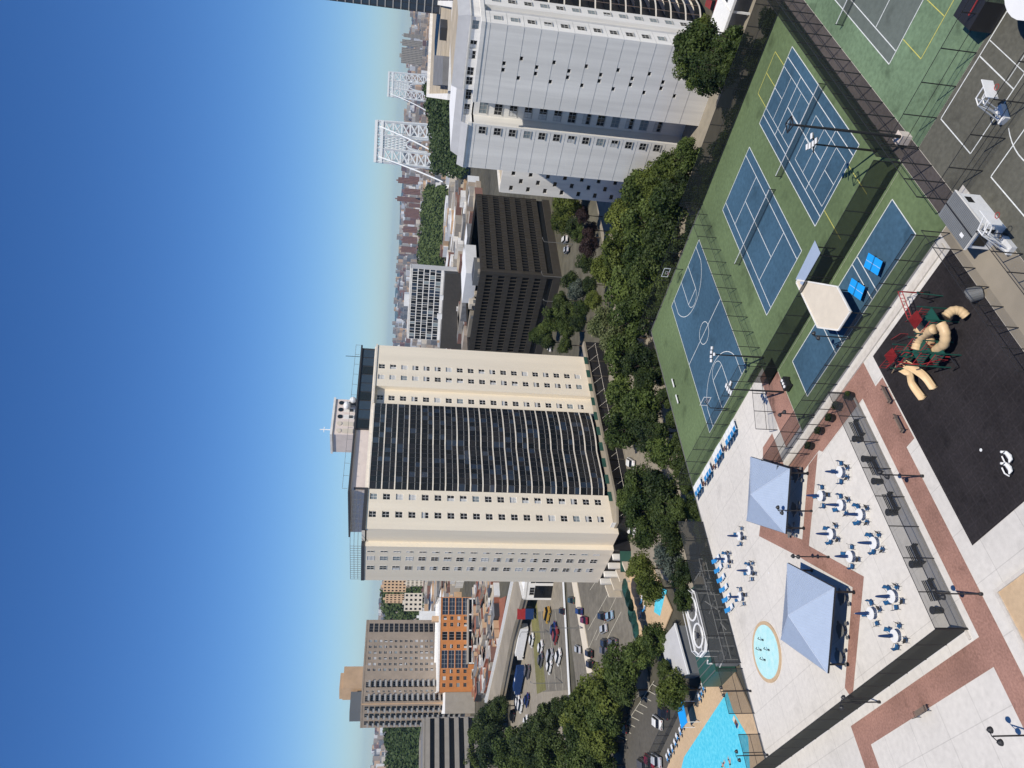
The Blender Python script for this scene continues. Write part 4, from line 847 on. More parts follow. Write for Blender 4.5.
# ================================================================== the suspension bridge
def bridge_tower(pxtop, y0, y1, dist, label, pxbase):
    L = far(pxtop, y1, dist); Rr = far(pxtop, y0, dist); f_ = Vector((Rr.x - L.x, Rr.y - L.y, 0)); W = f_.length; f_ /= W; bk = Vector((-f_.y, f_.x, 0)); zt = L.z; zb = far(pxbase, (y0 + y1) / 2, dist).z - 14
    T = empty('bridge_tower', (L.x, L.y, zb), label, 'bridge tower'); P = lambda u, d, z: (L.x + f_.x * u + bk.x * d, L.y + f_.y * u + bk.y * d, z)
    lw = W * .34; dp = W * .28; wdt = W * .055
    for s in (0, 1):
        b = MB(); u0, u1 = (0, lw) if s == 0 else (W - lw, W); n = 10; hz = (zt - zb) / n; sp = W * .06
        for u in (u0, u1):
            for d in (0, dp): b.bar(P(u + (-sp if s == 0 else sp), d, zb), P(u, d, zt), wdt, 'bridgesteel')
        for k in range(n):
            z0 = zb + hz * k; z1 = z0 + hz; e0 = (-sp if s == 0 else sp) * (1 - k / n); e1 = (-sp if s == 0 else sp) * (1 - (k + 1) / n)
            for d in (0, dp):
                b.bar(P(u0 + e0, d, z0), P(u1 + e1, d, z1), wdt * .6, 'bridgesteel'); b.bar(P(u1 + e0, d, z0), P(u0 + e1, d, z1), wdt * .6, 'bridgesteel'); b.bar(P(u0 + e1, d, z1), P(u1 + e1, d, z1), wdt * .7, 'bridgesteel')
            for u in (u0, u1): b.bar(P(u + e0, 0, z0), P(u + e1, dp, z1), wdt * .5, 'bridgesteel')
        b.build('leg', T)
    b = MB(); h = zt - zb
    for d in (0, dp):
        for z in (zt, zt - h * .07): b.bar(P(-W * .03, d, z), P(W * 1.03, d, z), wdt * 1.3, 'bridgesteel')
        for i in range(14): b.bar(P(W * i / 14, d, zt - h * .07), P(W * (i + 1) / 14, d, zt), wdt * .4, 'bridgesteel')
        for i in range(5):
            u0 = lw + (W - 2 * lw) * i / 5; u1 = lw + (W - 2 * lw) * (i + 1) / 5
            for q in range(3): z0 = zt - h * .09 - h * .09 * q; b.bar(P(u0, d, z0), P(u1, d, z0 - h * .09), wdt * .5, 'bridgesteel'); b.bar(P(u1, d, z0), P(u0, d, z0 - h * .09), wdt * .5, 'bridgesteel')
        pr = None
        for i in range(13):
            a = math.pi * i / 12; q = P(W / 2 - (W / 2 - lw) * math.cos(a), d, zt - h * .62 + h * .26 * math.sin(a))
            if pr: b.bar(pr, q, wdt * .8, 'bridgesteel')
            pr = q
    b.build('portal_arch', T); return T, P, W, zt, h
T, P, W, zt, h = bridge_tower(375, 121, 161, 1150, 'nearer silver steel lattice bridge tower with cables running down to the left', 450)
def cable(p, q, sag, label, grp='bridge main cables'):
    p, q = Vector(p), Vector(q); b = MB(); pts = [p.lerp(q, i / 16) - Vector((0, 0, sag * 4 * (i / 16) * (1 - i / 16))) for i in range(17)]
    T = empty('bridge_cable', p, label, 'cable', grp); b.tube(pts, 1.0, 'bridgesteel', n=6); b.build('main_cable', T)
    for i in range(2, 16, 2): MB().tube([pts[i], pts[i] - Vector((0, 0, 14))], .25, 'greysteel', n=4).build('hanger', T)
cable(P(W * .12, 0, zt - h * .04), far(443, 182, 1060), 4, 'left bridge cable sloping from the nearer silver tower down to the road'); cable(P(W * .88, 0, zt - h * .04), far(434, 152, 1060), 4, 'right bridge cable sloping from the nearer silver tower behind the trees')
T2, P2, W2, zt2, h2 = bridge_tower(388, 72, 96, 1900, 'farther and smaller silver lattice bridge tower left of the grey twin blocks', 440)
cable(P2(W2 * .1, 0, zt2 - h2 * .04), far(428, 112, 1750), 8, 'thin bridge cable sloping down from the farther silver tower')
# ================================================================== far city
def tower_block(px0, px1, y0, y1, dist, m, label, group, depth=None, kind='apartment block', win=True, name='apartment_block'):
    L = far(px0, y1, dist); Rr = far(px0, y0, dist); f_ = Vector((Rr.x - L.x, Rr.y - L.y)); W = f_.length; f_ /= W; bk = Vector((-f_.y, f_.x)); depth = depth or W * .8
    zb = far(px1, (y0 + y1) / 2, dist).z - 4; zt = L.z; T = empty(name, (L.x, L.y, zb), label, kind, group); b = MB(); lbox(b, L, f_, bk, 0, W, 0, depth, zb, zt, m, 'roofgrey'); b.build('wall', T)
    if win:
        g = MB(); nz = max(4, int((zt - zb) / 3.4)); nx = max(4, int(W / 4.2))
        for k in range(nz):
            for i in range(nx):
                u = W * (i + .25) / nx; z = zb + (zt - zb) * (k + .3) / nz; lbox(g, L, f_, bk, u, u + W / nx * .45, -.25, -.02, z, z + (zt - zb) / nz * .45, 'glass')
        g.build('window_grid', T)
    b = MB(); lbox(b, L, f_, bk, W * .35, W * .6, depth * .3, depth * .6, zt, zt + (zt - zb) * .09, m); b.build('lift_house', T); return T
G_ = 'far grey apartment slabs'
for i, (y0, y1, p0) in enumerate(((33, 37, 403.5), (39, 45.5, 402), (47, 63, 401))): tower_block(p0, 421, y0, y1, 2300, 'offstone', ['narrowest of the far grey apartment slabs beside the glass tower', 'middle one of the far grey apartment slabs', 'widest far grey apartment slab nearest the bridge'][i], G_)
for i, (x0, x1, y0, y1) in enumerate(((398, 417, 177, 183), (409, 418, 176, 181), (404, 419, 188, 194), (397, 419, 196, 201), (405, 418, 208, 217), (403, 416, 226, 232), (402, 416, 236, 243), (401, 414, 246, 252), (404, 413, 220, 224), (409, 419, 203, 207))):
    tower_block(x0, x1, y0, y1, 2500 + 40 * i, 'redbrick', f"red brown brick tower across the river, {ORD[i]} of the cluster left of the bridge", 'brown brick towers across the river')
for i, (x0, x1, y0, y1, m) in enumerate(((383, 402, 580, 592, 'tanbrick'), (385, 405, 594, 603, 'tanbrick'), (404, 418, 593, 611, 'canvas'), (406, 419, 580, 586, 'canvas'))):
    tower_block(x0, x1, y0, y1, 800 - 60 * (i > 1), m, ['tan apartment block on the skyline touching the cream tower', 'tan apartment block on the skyline beside the trees', 'pale apartment block behind the white low building', 'small pale block half hidden by the cream tower'][i], 'pale blocks left of the cream tower')
tower_block(419, 440, 611, 622, 620, 'roofwhite', 'low plain white building between the pale block and the orange building', None, win=False, kind='building'); tower_block(413, 422, 620, 632, 640, 'wbrick', 'white building with one dark slot behind the taupe tower', None, kind='building')
# the dense city that reads as one mass
rr = random.Random(77); b = MB(); cols = ['redbrick', 'tanbrick', 'canvas', 'offstone', 'wbrick', 'roofwhite', 'greybrick', 'roofgrey', 'redbrick', 'tanbrick']
for i in range(6500):
    d = 1650 + 4300 * rr.random() ** 1.6; py = rr.uniform(-25, 790); p = far(420, py, d); h_ = rr.choice([9, 12, 16, 20, 28, 36, 46]) * (1 + d / 9000); w_ = rr.uniform(8, 20) * (1 + d / 9000); b.box(p.x, p.x + w_, p.y, p.y + w_ * rr.uniform(.6, 2), SZ - 70, SZ - 66 + max(0, d - 2300) / 3600 * 88 + h_ * .7, rr.choice(cols + ['greybrick', 'greybrick', 'offstone', 'roofgrey']), rr.choice(['roofgrey', 'rooftan', 'roofwhite', 'offstone']))
tag(b.build('distant_city'), 'hazy mass of small brown and grey buildings across the river', 'city', None, 'stuff')
b = MB()
for i in range(260): # yards and sheds beside the ramp and the orange building
    p = on(rr.uniform(478, 500), rr.uniform(578, 700), SZ); w_ = rr.uniform(2, 7); b.box(p.x, p.x + w_, p.y, p.y + w_ * rr.uniform(.5, 2.5), SZ - 1, SZ + rr.choice([1, 1.5, 2.5, 3.5]), rr.choice(cols + ['rust', 'darkframe']), rr.choice(['roofgrey', 'rooftan', 'rust', 'offstone', 'darkframe']))
for i in range(520):                                # nearer low town between the landmark blocks
    d = rr.uniform(520, 880); py = rr.choice([rr.uniform(180, 345), rr.uniform(560, 640), rr.uniform(0, 100)]); p = far(440, py, d); w_ = rr.uniform(7, 16); b.box(p.x, p.x + w_, p.y, p.y + w_ * rr.uniform(.7, 1.8), SZ - 1, SZ + rr.choice([3, 5, 6, 8]), rr.choice(cols), rr.choice(['roofgrey', 'rooftan', 'roofwhite', 'offstone', 'street']))
tag(b.build('distant_town'), 'jumble of low roofs and yards between the road and the wooded belt', 'town', None, 'stuff')
# ================================================================== deck furniture
def proto(fn):                                     # first use moves the model itself, later uses copy it
    st = {}
    def use(loc, rz, label, group=None, scale=None):
        if 'o' not in st: st['o'] = fn(); o = st['o']; o.location = loc; o.rotation_euler = (0, 0, rz); o['label'] = label
        else: o = copy_tree(st['o'], loc, rz, label, None, scale)
        o.scale = (scale or 1.0,) * 3
        if group: o['group'] = group
        return o
    return use
# ---- gazebos
def gazebo(c4, label):
    cx = sum(p[0] for p in c4) / 4; cy = sum(p[1] for p in c4) / 4; T = empty('gazebo', (cx, cy, 0), label, 'gazebo', 'hipped gazebos on the pool patio')
    ap = (cx, cy, 4.9); z = 2.75
    for i in range(4):
        p, q = c4[i], c4[(i + 1) % 4]; b = MB(); P = Vector((*p, z)); Q = Vector((*q, z)); A = Vector(ap)
        b.poly([P, Q, A], 'gazroof'); b.poly([P - Vector((0, 0, .08)), A - Vector((0, 0, .08)), Q - Vector((0, 0, .08))], 'steel')
        n = 26; nrm = (Q - P).cross(A - P).normalized() * .03
        if nrm.z < 0: nrm = -nrm
        for k in range(1, n):
            s = P.lerp(Q, k / n); t = k / n; e = P.lerp(A, 2 * t) if t <= .5 else Q.lerp(A, 2 * (1 - t))
            b.tube([s + nrm, e + nrm], .022, 'gazrib', n=4, cap=False)
        b.build('roof_slope', T)
    b = MB()
    for i in range(4):
        b.tube([(*c4[i], z + .03), ap], .06, 'gazrib', n=6); p, q = Vector((*c4[i], z - .12)), Vector((*c4[(i + 1) % 4], z - .12)); b.bar(p, q, .12, 'steel')
    b.build('fascia', T)
    for i in range(4):
        x = cx + (c4[i][0] - cx) * .86; y = cy + (c4[i][1] - cy) * .86; b = MB(); b.tube([(x, y, 0), (x, y, 3.0)], .11, 'steel', n=8); b.disc((x, y), .22, 0, .12, 'steel', 10); b.build('post', T)
    b = MB(); b.prism([(cx + (p[0] - cx) * .8, cy + (p[1] - cy) * .8) for p in c4], 2.5, 2.62, 'steel'); b.build('ceiling', T)
    return T
gazebo([(56.2, 74.2), (49.3, 67.1), (43.8, 72.4), (50.1, 79.9)], 'pale blue hipped metal gazebo nearer the basketball court loungers')
gazebo([(40.8, 74.0), (34.2, 67.1), (27.8, 73.5), (34.4, 80.5)], 'pale blue hipped metal gazebo beside the round splash pool')
# ---- cafe tables, chairs, closed umbrellas
@proto
def table():
    T = empty('patio_table', (0, 0, 0), '', 'table', 'white round patio tables'); b = MB(); b.disc((0, 0), .62, .70, .74, 'white', 24); b.build('tabletop', T); b = MB(); b.tube([(0, 0, .03), (0, 0, .70)], .04, 'white'); b.disc((0, 0), .28, 0, .04, 'white', 16); b.build('pedestal', T); return T
@proto
def umbrella():
    T = empty('closed_umbrella', (0, 0, 0), '', 'umbrella', 'closed navy umbrellas'); b = MB(); b.tube([(0, 0, .75), (0, 0, 2.75)], .025, 'white'); b.build('pole', T)
    b = MB(); b.tube([(0, 0, 1.15), (0, 0, 1.3), (0, 0, 1.9), (0, 0, 2.5), (0, 0, 2.7)], [.17, .2, .17, .11, .03], 'navy', n=10); b.build('canopy', T); return T
@proto
def chair():
    T = empty('patio_chair', (0, 0, 0), '', 'chair', 'blue sling chairs round the patio tables')
    b = MB(); b.box(-.24, .24, -.24, .24, .41, .45, 'bluestrap'); b.build('seat', T); b = MB(); b.poly([(-.24, .24, .47), (.24, .24, .47), (.24, .36, .92), (-.24, .36, .92)], 'bluestrap'); b.poly([(-.24, .26, .47), (-.24, .38, .92), (.24, .38, .92), (.24, .26, .47)], 'steel'); b.build('backrest', T)
    for sx in (-1, 1):
        for sy in (-1, 1): b = MB(); b.tube([(sx * .26, sy * .26, 0), (sx * .26, sy * .24, .43)], .02, 'steel', n=6); b.build('leg', T)
        b = MB(); b.tube([(sx * .27, -.24, .43), (sx * .27, -.2, .63), (sx * .27, .28, .66), (sx * .26, .37, .93)], .02, 'steel', n=6); b.build('arm', T)
    return T
TP = [(841.8, 472), (822.5, 495.8), (842.5, 505), (861.8, 514.5), (832.5, 534), (875.5, 543), (851.8, 556.5), (894, 596.5), (873, 613.5), (897, 636), (740.6, 536), (727.5, 559), (750.6, 570.6), (741.5, 597)]
TN = ['nearest the tennis end of patio', 'beside the first gazebo', 'middle of three slanting from first gazebo', 'outermost of three slanting from first gazebo', 'at the brick border between gazebos', 'closest to the middle fence benches', 'by the lamp between the gazebos', 'nearest the brown lidded bin', 'closest to the second gazebo', 'nearest the dark fence corner', 'just behind the first gazebo', 'at the joint by the black fence', 'between second gazebo and six loungers', 'beside the row of six loungers']
ch = random.Random(5)
for (px, py), nm in zip(TP, TN):
    p = on(px, py, .4); p.z = 0; r0 = ch.uniform(0, 1.5)
    table(p, r0, 'white round table ' + nm); umbrella(p, 0, 'closed navy umbrella in the table ' + nm, None, .9)
    n = ch.choice([4, 4, 5])
    for k in range(n):
        a = r0 + 6.283 * k / n + ch.uniform(-.15, .15); q = p + Vector((math.cos(a), math.sin(a), 0)) * ch.uniform(.95, 1.1); chair(q, a - math.pi / 2 + ch.uniform(-.2, .2), 'blue sling chair at the table ' + nm, 'chairs at the table ' + nm, .88)
@proto
def darktable():
    T = empty('picnic_table', (0, 0, 0), '', 'table', 'grey tables under the gazebos'); MB().disc((0, 0), .7, .70, .75, 'greysteel', 20).build('tabletop', T); MB().tube([(0, 0, 0), (0, 0, .7)], .06, 'steel').build('pedestal', T)
    for k in range(4): a = k * 1.57; x, y = math.cos(a), math.sin(a); MB().disc((x, y), .22, .42, .46, 'greysteel', 12).tube([(x, y, .44), (x * .1, y * .1, .3)], .03, 'steel', n=6).build('stool', T)
    return T
for px, py, nm in ((796.5, 475, 'tennis end of the first gazebo'), (795, 509, 'middle of the first gazebo by its lamp'), (790, 530, 'near end of the first gazebo'), (842.5, 597, 'brick corner end of the second gazebo'), (841, 630, 'middle of the second gazebo'), (839.5, 657, 'dark fence end of the second gazebo')):
    p = on(px, py, .6); p.z = 0; darktable(p, .3, 'grey table with round stools under the ' + nm)
# ---- loungers
@proto
def lounger():
    T = empty('sun_lounger', (0, 0, 0), '', 'sun lounger', 'blue and white sun loungers')
    b = MB(); b.box(-.32, .32, -1.0, .35, .32, .36, 'loungeblue'); b.build('sling', T); b = MB(); b.poly([(-.32, .36, .36), (.32, .36, .36), (.32, .95, .78), (-.32, .95, .78)], 'loungeblue'); b.poly([(-.32, .36, .33), (-.32, .95, .75), (.32, .95, .75), (.32, .36, .33)], 'loungeblue'); b.build('backrest', T)
    for sx in (-1, 1):
        b = MB(); b.tube([(sx * .35, -1.02, .34), (sx * .35, .36, .34)], .03, 'white', n=6); b.build('rail', T)
        for y in (-.8, .3): b = MB(); b.tube([(sx * .35, y, 0), (sx * .35, y, .34)], .028, 'white', n=6); b.build('leg', T)
    b = MB(); b.box(-.3, .3, -.98, -.2, .362, .385, 'white'); b.build('towel', T); return T
@proto
def sidetable():
    T = empty('side_table', (0, 0, 0), '', 'side table', 'brown side tables between the loungers'); MB().box(-.3, .3, -.3, .3, .4, .46, 'wicker').build('tabletop', T)
    for sx in (-1, 1):
        for sy in (-1, 1): MB().box(sx * .25 - .03, sx * .25 + .03, sy * .25 - .03, sy * .25 + .03, 0, .4, 'wicker').build('leg', T)
    return T
row = [79.6, 80.6, 81.6, 82.6, 85.2, 86.2, 87.2, 89.9, 90.9, 91.9, 94.2, 95.2, 96.2]
for i, y in enumerate(row): lounger((65.3 + ch.uniform(-.1, .1), y, 0), math.radians(-90 + ch.uniform(-4, 4)) + math.pi, f'blue sling lounger with white towel by the basketball fence, {ORD[i]} counted from the gazebo end', None, 1.35)
for i, y in enumerate((83.9, 88.5, 93.0)): sidetable((64.9, y, 0), 0, ['brown side table nearest the first gazebo in the lounger row', 'brown side table in the middle of the lounger row', 'brown side table near the deck edge end of the lounger row'][i])
for i in range(6): lounger((53.2 - i * 1.55, 95.6, 0), math.radians(ch.uniform(-4, 4)), f'blue lounger under the black deck edge fence, {ORD[i]} counted from the basketball court')
# ---- benches
@proto
def bench():
    T = empty('park_bench', (0, 0, 0), '', 'bench', 'dark slatted benches'); b = MB()
    for k in range(5): b.box(-.95, .95, -.25 + k * .1, -.17 + k * .1, .43, .46, 'timber')
    b.build('seat', T); b = MB()
    for k in range(4): b.box(-.95, .95, .27 + k * .03, .3 + k * .03, .52 + k * .11, .60 + k * .11, 'timber')
    b.build('backrest', T)
    for sx in (-.85, .85):
        b = MB(); b.tube([(sx, -.25, 0), (sx, -.22, .62), (sx, .28, .64)], .025, 'steel', n=6).tube([(sx, .28, 0), (sx, .28, .45), (sx, .4, .95)], .025, 'steel', n=6); b.build('leg', T)
    return T
@proto
def blackbench():
    T = empty('park_bench', (0, 0, 0), '', 'bench', 'black metal benches along the patio fence')
    b = MB()
    for k in range(4): b.box(-1.0, 1.0, -.26 + k * .14, -.16 + k * .14, .42, .46, 'steel')
    b.build('seat', T); b = MB()
    for k in range(3): b.box(-1.0, 1.0, .3 + k * .02, .33 + k * .02, .52 + k * .15, .62 + k * .15, 'steel')
    b.build('backrest', T)
    for sx in (-.9, .9): MB().box(sx - .04, sx + .04, -.25, .3, 0, .42, 'steel').build('leg', T)
    return T
def pr(px, py): p = on(px, py, .4); p.z = 0; return p
p = pr(887, 395); bench(p, math.pi, 'brown slatted bench on the brick path beside the black playground, nearer the courts')
p = pr(899.5, 424); bench(p, math.pi, 'brown slatted bench on the brick path beside the playground corner of white paving')
p = pr(921, 711); bench(p, math.pi / 2, 'single grey slatted bench on the white paving near the photo lower edge')
for px, py, nm in ((863, 421, 'nearest the tennis end'), (879, 461, 'beside the bin in the middle'), (896, 497, 'next to the double lamp'), (921, 550, 'before the last lamp'), (937, 586, 'nearest the dark corner')):
    p = pr(px, py); blackbench((p.x, 56.6, 0), 0, 'black metal bench inside the grey patio fence, ' + nm)
@proto
def bin_():
    T = empty('litter_bin', (0, 0, 0), '', 'bin', 'round black litter bins'); MB().tube([(0, 0, 0), (0, 0, .9)], [.28, .33], 'steel', n=14).build('body', T); MB().disc((0, 0), .36, .9, 1.0, 'steel', 14).build('lid', T); return T
for px, py, nm in ((866, 430, 'beside the first fence bench'), (873, 453, 'between two patio fence benches'), (884, 475, 'by the lamp on the patio fence'), (899, 506, 'below the third fence bench'), (924, 558, 'by the fifth fence bench'), (946, 604, 'with brown lid nearest the dark fence corner')):
    p = pr(px, py); bin_((p.x, 57.2, 0), 0, 'black litter bin ' + nm)
@proto
def planter():
    T = empty('planter_pot', (0, 0, 0), '', 'planter', 'dark planters on the brick strip'); MB().tube([(0, 0, 0), (0, 0, .6)], [.35, .5], 'steel', n=14).build('pot', T)
    o = part('shrub', KIND['dark'][0], T, (0, 0, .85)); o.scale = (.6, .6, .5); return T
for px, py, nm in ((852, 399, 'at the brick path end'), (840, 409, 'second from the brick path'), (833, 421, 'in the middle'), (822, 434, 'second from the gazebo'), (812, 449, 'nearest the gazebo')):
    p = pr(px, py); planter((p.x + .5, p.y, 0), 0, 'dark planter with shrub in the row above the patio fence, ' + nm)
# ---- lamps
@proto
def lamp():
    T = empty('lamp_post', (0, 0, 0), '', 'lamp post', 'black double lamp posts'); MB().tube([(0, 0, 0), (0, 0, .25), (0, 0, .3), (0, 0, 4.2)], [.16, .14, .07, .06], 'steel', n=10).build('pole', T)
    MB().tube([(-.55, 0, 4.15), (0, 0, 4.3), (.55, 0, 4.15)], .035, 'steel', n=6).build('arm', T)
    for s in (-1, 1): MB().tube([(s * .55, 0, 3.95), (s * .55, 0, 4.12), (s * .55, 0, 4.3)], [.26, .22, .06], 'steel', n=12).build('lantern', T)
    return T
for (px, py), rz, nm in (((982, 594), .6, 'on the brick path at the dark fence corner'), ((923, 476), .6, 'halfway along the brick path beside the playground'), ((880, 702), 2.2, 'beside the dark fence above the lone bench'), ((812, 511), .4, 'on the brick strip at the first gazebo'), ((829, 557), 1.0, 'between the two gazebos'), ((751, 691), .2, 'at the deck edge above the swimming pool'), ((768, 755), .2, 'at the lower deck corner above the pool'), ((814, 415), 1.2, 'at the short fence by the brick entry'), ((850, 338), .3, 'beside the table tennis fence and the white strip'), ((1043, 735), .4, 'lowest in the photo on the brick band')):
    p = on(px, py, 0); lamp(p, rz, 'black double lamp post ' + nm)
@proto
def floodlight():
    T = empty('floodlight_pole', (0, 0, 0), '', 'floodlight', 'court floodlight poles'); MB().tube([(0, 0, 0), (0, 0, 7.4)], [.13, .08], 'steel', n=10).build('pole', T); MB().box(-.9, .9, -.05, .05, 7.3, 7.4, 'steel').box(-.05, .05, -.9, .9, 7.2, 7.3, 'steel').build('crossarm', T)
    for x, y in ((-.85, 0), (-.3, .1), (.3, .1), (.85, 0), (0, -.85)): MB().box(x - .2, x + .2, y - .3, y + .3, 7.38, 7.52, 'greysteel', top='white').build('lamp_head', T)
    return T
for (px, py), rz, nm in (((877, 151), .9, 'with white heads above the practice court lines'), ((764, 357.5), -.75, 'at the basketball court end by the dividing fence')):
    p = on(px, py, 0); floodlight(p, rz, 'tall floodlight pole ' + nm, scale=1.35 if px == 911 else None)
p = on(911, 138, 0); T = empty('floodlight_pole', (p.x, p.y, 0), 'tallest black pole with dark square head at the corner of the worn green court', 'floodlight'); MB().tube([(p.x, p.y, 0), (p.x, p.y, 12.9)], [.17, .1], 'steel', n=10).build('pole', T); b = MB()
for k in range(4): a = k * 1.571 + .4; b.bar((p.x + .8 * math.cos(a), p.y + .8 * math.sin(a), 12.9), (p.x + .8 * math.cos(a + 1.571), p.y + .8 * math.sin(a + 1.571), 12.9), .09, 'steel'); b.bar((p.x, p.y, 12.8), (p.x + .8 * math.cos(a), p.y + .8 * math.sin(a), 12.9), .07, 'steel')
b.build('head_frame', T)
floodlight(on(784, 392, 0), .3, 'tall floodlight pole by the table tennis strip and brick entry', scale=None)
# ---- shade pavilion by the tennis windscreen
T = empty('shade_pavilion', (61.5, 50, 0), 'flat tan roofed pavilion with pale blue awning between tennis and table tennis', 'pavilion')
MB().prism([(66.6, 53.0), (59.5, 47.8), (55.6, 47.9), (55.6, 50.5), (58.9, 53.4)][:0] or [(66.2, 53.0), (66.2, 52.6), (59.4, 47.7), (55.5, 47.7), (55.5, 50.4), (58.6, 53.0)], 2.45, 2.65, 'canvas').build('roof', T)
b = MB(); pts = [(66.2, 52.6), (59.4, 47.7), (55.5, 47.7), (55.5, 50.4), (58.6, 53.0), (66.2, 53.0)]
for p, q in zip(pts, pts[1:] + pts[:1]): b.bar((*p, 2.66), (*q, 2.66), .16, 'wbrick')
b.build('edge_trim', T)
b = MB(); b.poly([(67.3, 47.6, 2.5), (66.9, 53.1, 2.5), (64.7, 52.2, 2.75), (64.8, 47.5, 2.75)], 'gazroof'); b.poly([(67.3, 47.6, 2.44), (64.8, 47.5, 2.69), (64.7, 52.2, 2.69), (66.9, 53.1, 2.44)], 'steel'); b.build('awning', T)
for x, y in ((66.6, 48.0), (66.4, 52.6), (65.0, 47.9), (55.8, 48.1), (55.8, 50.2), (58.8, 52.6), (60, 48.6)): MB().tube([(x, y, 0), (x, y, 2.5)], .07, 'steel').build('post', T)
# ---- table tennis
@proto
def pingpong():
    T = empty('table_tennis_table', (0, 0, 0), '', 'table tennis table', 'blue table tennis tables'); b = MB(); b.box(-1.37, 1.37, -.76, .76, .73, .76, 'ppblue'); b.box(-1.37, 1.37, -.012, .012, .76, .763, 'white'); b.build('tabletop', T)
    MB().box(-.01, .01, -.9, .9, .765, .915, 'net').build('net', T)
    for sx in (-1, 1): MB().tube([(sx * .9, -.6, 0), (sx * .9, -.6, .73)], .03, 'steel').tube([(sx * .9, .6, 0), (sx * .9, .6, .73)], .03, 'steel').tube([(sx * .9, -.6, .15), (sx * .9, .6, .15)], .03, 'steel').build('leg_frame', T)
    for sy in (-1, 1): MB().tube([(0, sy * .3, .1), (0, sy * .55, .62)], .06, 'steel').ball((-.2, sy * .5, .1), .1, 'steel').ball((.2, sy * .5, .1), .1, 'steel').build('trolley', T)
    return T
p = on(873, 264, .75); pingpong((p.x, p.y, 0), math.radians(20), 'blue table tennis table nearer the white shed'); p = on(856, 289, .75); pingpong((p.x, p.y, 0), math.radians(20), 'blue table tennis table beside the tan pavilion roof')
# ---- basketball hoops
@proto
def hoop():
    T = empty('basketball_hoop', (0, 0, 0), '', 'basketball hoop', 'basketball hoops on the blue court'); MB().tube([(0, 0, 0), (0, 0, 3.0), (0, 1.2, 3.5)], .07, 'steel').build('pole', T)
    b = MB(); b.box(-.9, .9, 1.21, 1.24, 2.9, 3.95, 'link').box(-.95, .95, 1.2, 1.25, 2.85, 2.93, 'white').box(-.95, .95, 1.2, 1.25, 3.92, 4.0, 'white').box(-.95, -.87, 1.2, 1.25, 2.93, 3.92, 'white').box(.87, .95, 1.2, 1.25, 2.93, 3.92, 'white'); b.build('backboard', T); MB().box(-.3, .3, 1.255, 1.262, 3.1, 3.15, 'white').box(-.3, .3, 1.255, 1.262, 3.5, 3.55, 'white').box(-.3, -.25, 1.255, 1.262, 3.15, 3.5, 'white').box(.25, .3, 1.255, 1.262, 3.15, 3.5, 'white').build('target_square', T)
    MB().tube([(.23 * math.cos(a * .524), 1.5 + .23 * math.sin(a * .524), 3.05) for a in range(13)], .02, 'playred', n=6).build('rim', T)
    MB().tube([(0, 1.5, 3.04), (0, 1.5, 2.65)], [.22, .13], 'link', n=10, cap=False).build('net', T); return T
hoop((100.9, 79.85, 0), math.pi / 2, 'basketball hoop with white backboard against the trees'); hoop((69.2, 79.85, 0), -math.pi / 2, 'basketball hoop at the near end by the lounger fence')
def bighoop(px, py, face, label):
    p = on(px, py, 0); T = empty('basketball_hoop', (p.x, p.y, 0), label, 'basketball hoop', rz=face); d = lambda b, n: b.build(n, T, off=(0, 0, 0))
    d(MB().box(-.75, .75, -1.2, -.4, 0, .5, 'white'), 'base'); b = MB()
    for x in (-.45, .45): b.tube([(x, -.8, .5), (x * .8, .3, 2.9), (x, 1.6, 3.3)], .07, 'white').tube([(x, -1.1, .5), (x * .8, .2, 3.4), (x, 1.6, 3.7)], .06, 'white').tube([(x * .9, -.2, 1.8), (x * .8, .2, 3.4)], .05, 'white')
    b.tube([(-.4, .3, 2.9), (.4, .3, 2.9)], .05, 'white').tube([(-.4, .2, 3.4), (.4, .2, 3.4)], .05, 'white').tube([(-.45, 1.2, 3.2), (.45, 1.2, 3.6)], .04, 'white'); d(b, 'truss_arm')
    d(MB().box(-.9, .9, 1.6, 1.66, 2.9, 3.95, 'white'), 'backboard'); d(MB().tube([(.23 * math.cos(a * .524), 1.92 + .23 * math.sin(a * .524), 3.05) for a in range(13)], .03, 'playred', n=6), 'rim'); return T
bighoop(1016, 238, math.radians(180), 'white truss basketball hoop beside the white shed at the photo right edge'); bighoop(1012, 108, math.radians(160), 'white and red basketball hoop on the dark asphalt court')
# ---- white shed
T = empty('storage_shed', (50.5, 32.5, 0), 'white shed with ribbed dark grey roof between playground and dark court', 'shed')
X0, X1, Y0, Y1 = 48.3, 52.9, 31.3, 33.6
MB().box(X0, X1, Y0, Y1, 0, 2.3, 'white').build('wall', T); MB().prism([(X0 - .15, Y0 - .12), (X1 + .15, Y0 - .12), (X1 + .15, Y1 + .12), (X0 - .15, Y1 + .12)], 2.3, 2.45, 'shedgrey').build('roof', T); b = MB()
for i in range(24): x = X0 - .05 + i * .195; b.box(x, x + .05, Y0 - .1, Y1 + .1, 2.45, 2.49, 'shedgrey')
b.box(X0 - .12, X1 + .12, (Y0 + Y1) / 2 - .06, (Y0 + Y1) / 2 + .06, 2.49, 2.52, 'steel'); b.build('roof_rib', T)
MB().box(X0 - .05, X0 - .01, Y0 + .3, Y1 - .3, .8, 1.9, 'glass').build('opening', T); MB().box(X1 - 1.3, X1 - .5, Y0 - .04, Y0 - .01, 1.2, 1.8, 'glass').build('window', T); MB().box(X0 + .7, X0 + 1.2, Y1 - .7, Y1 - .4, 2.5, 2.53, 'white').build('hatch', T)
b = MB(); b.box(X0 - .18, X1 + .18, Y0 - .16, Y0 - .125, 2.26, 2.46, 'wbrick').box(X0 - .19, X0 - .152, Y0 - .12, Y1 + .12, 2.26, 2.46, 'wbrick'); b.build('eave_trim', T)
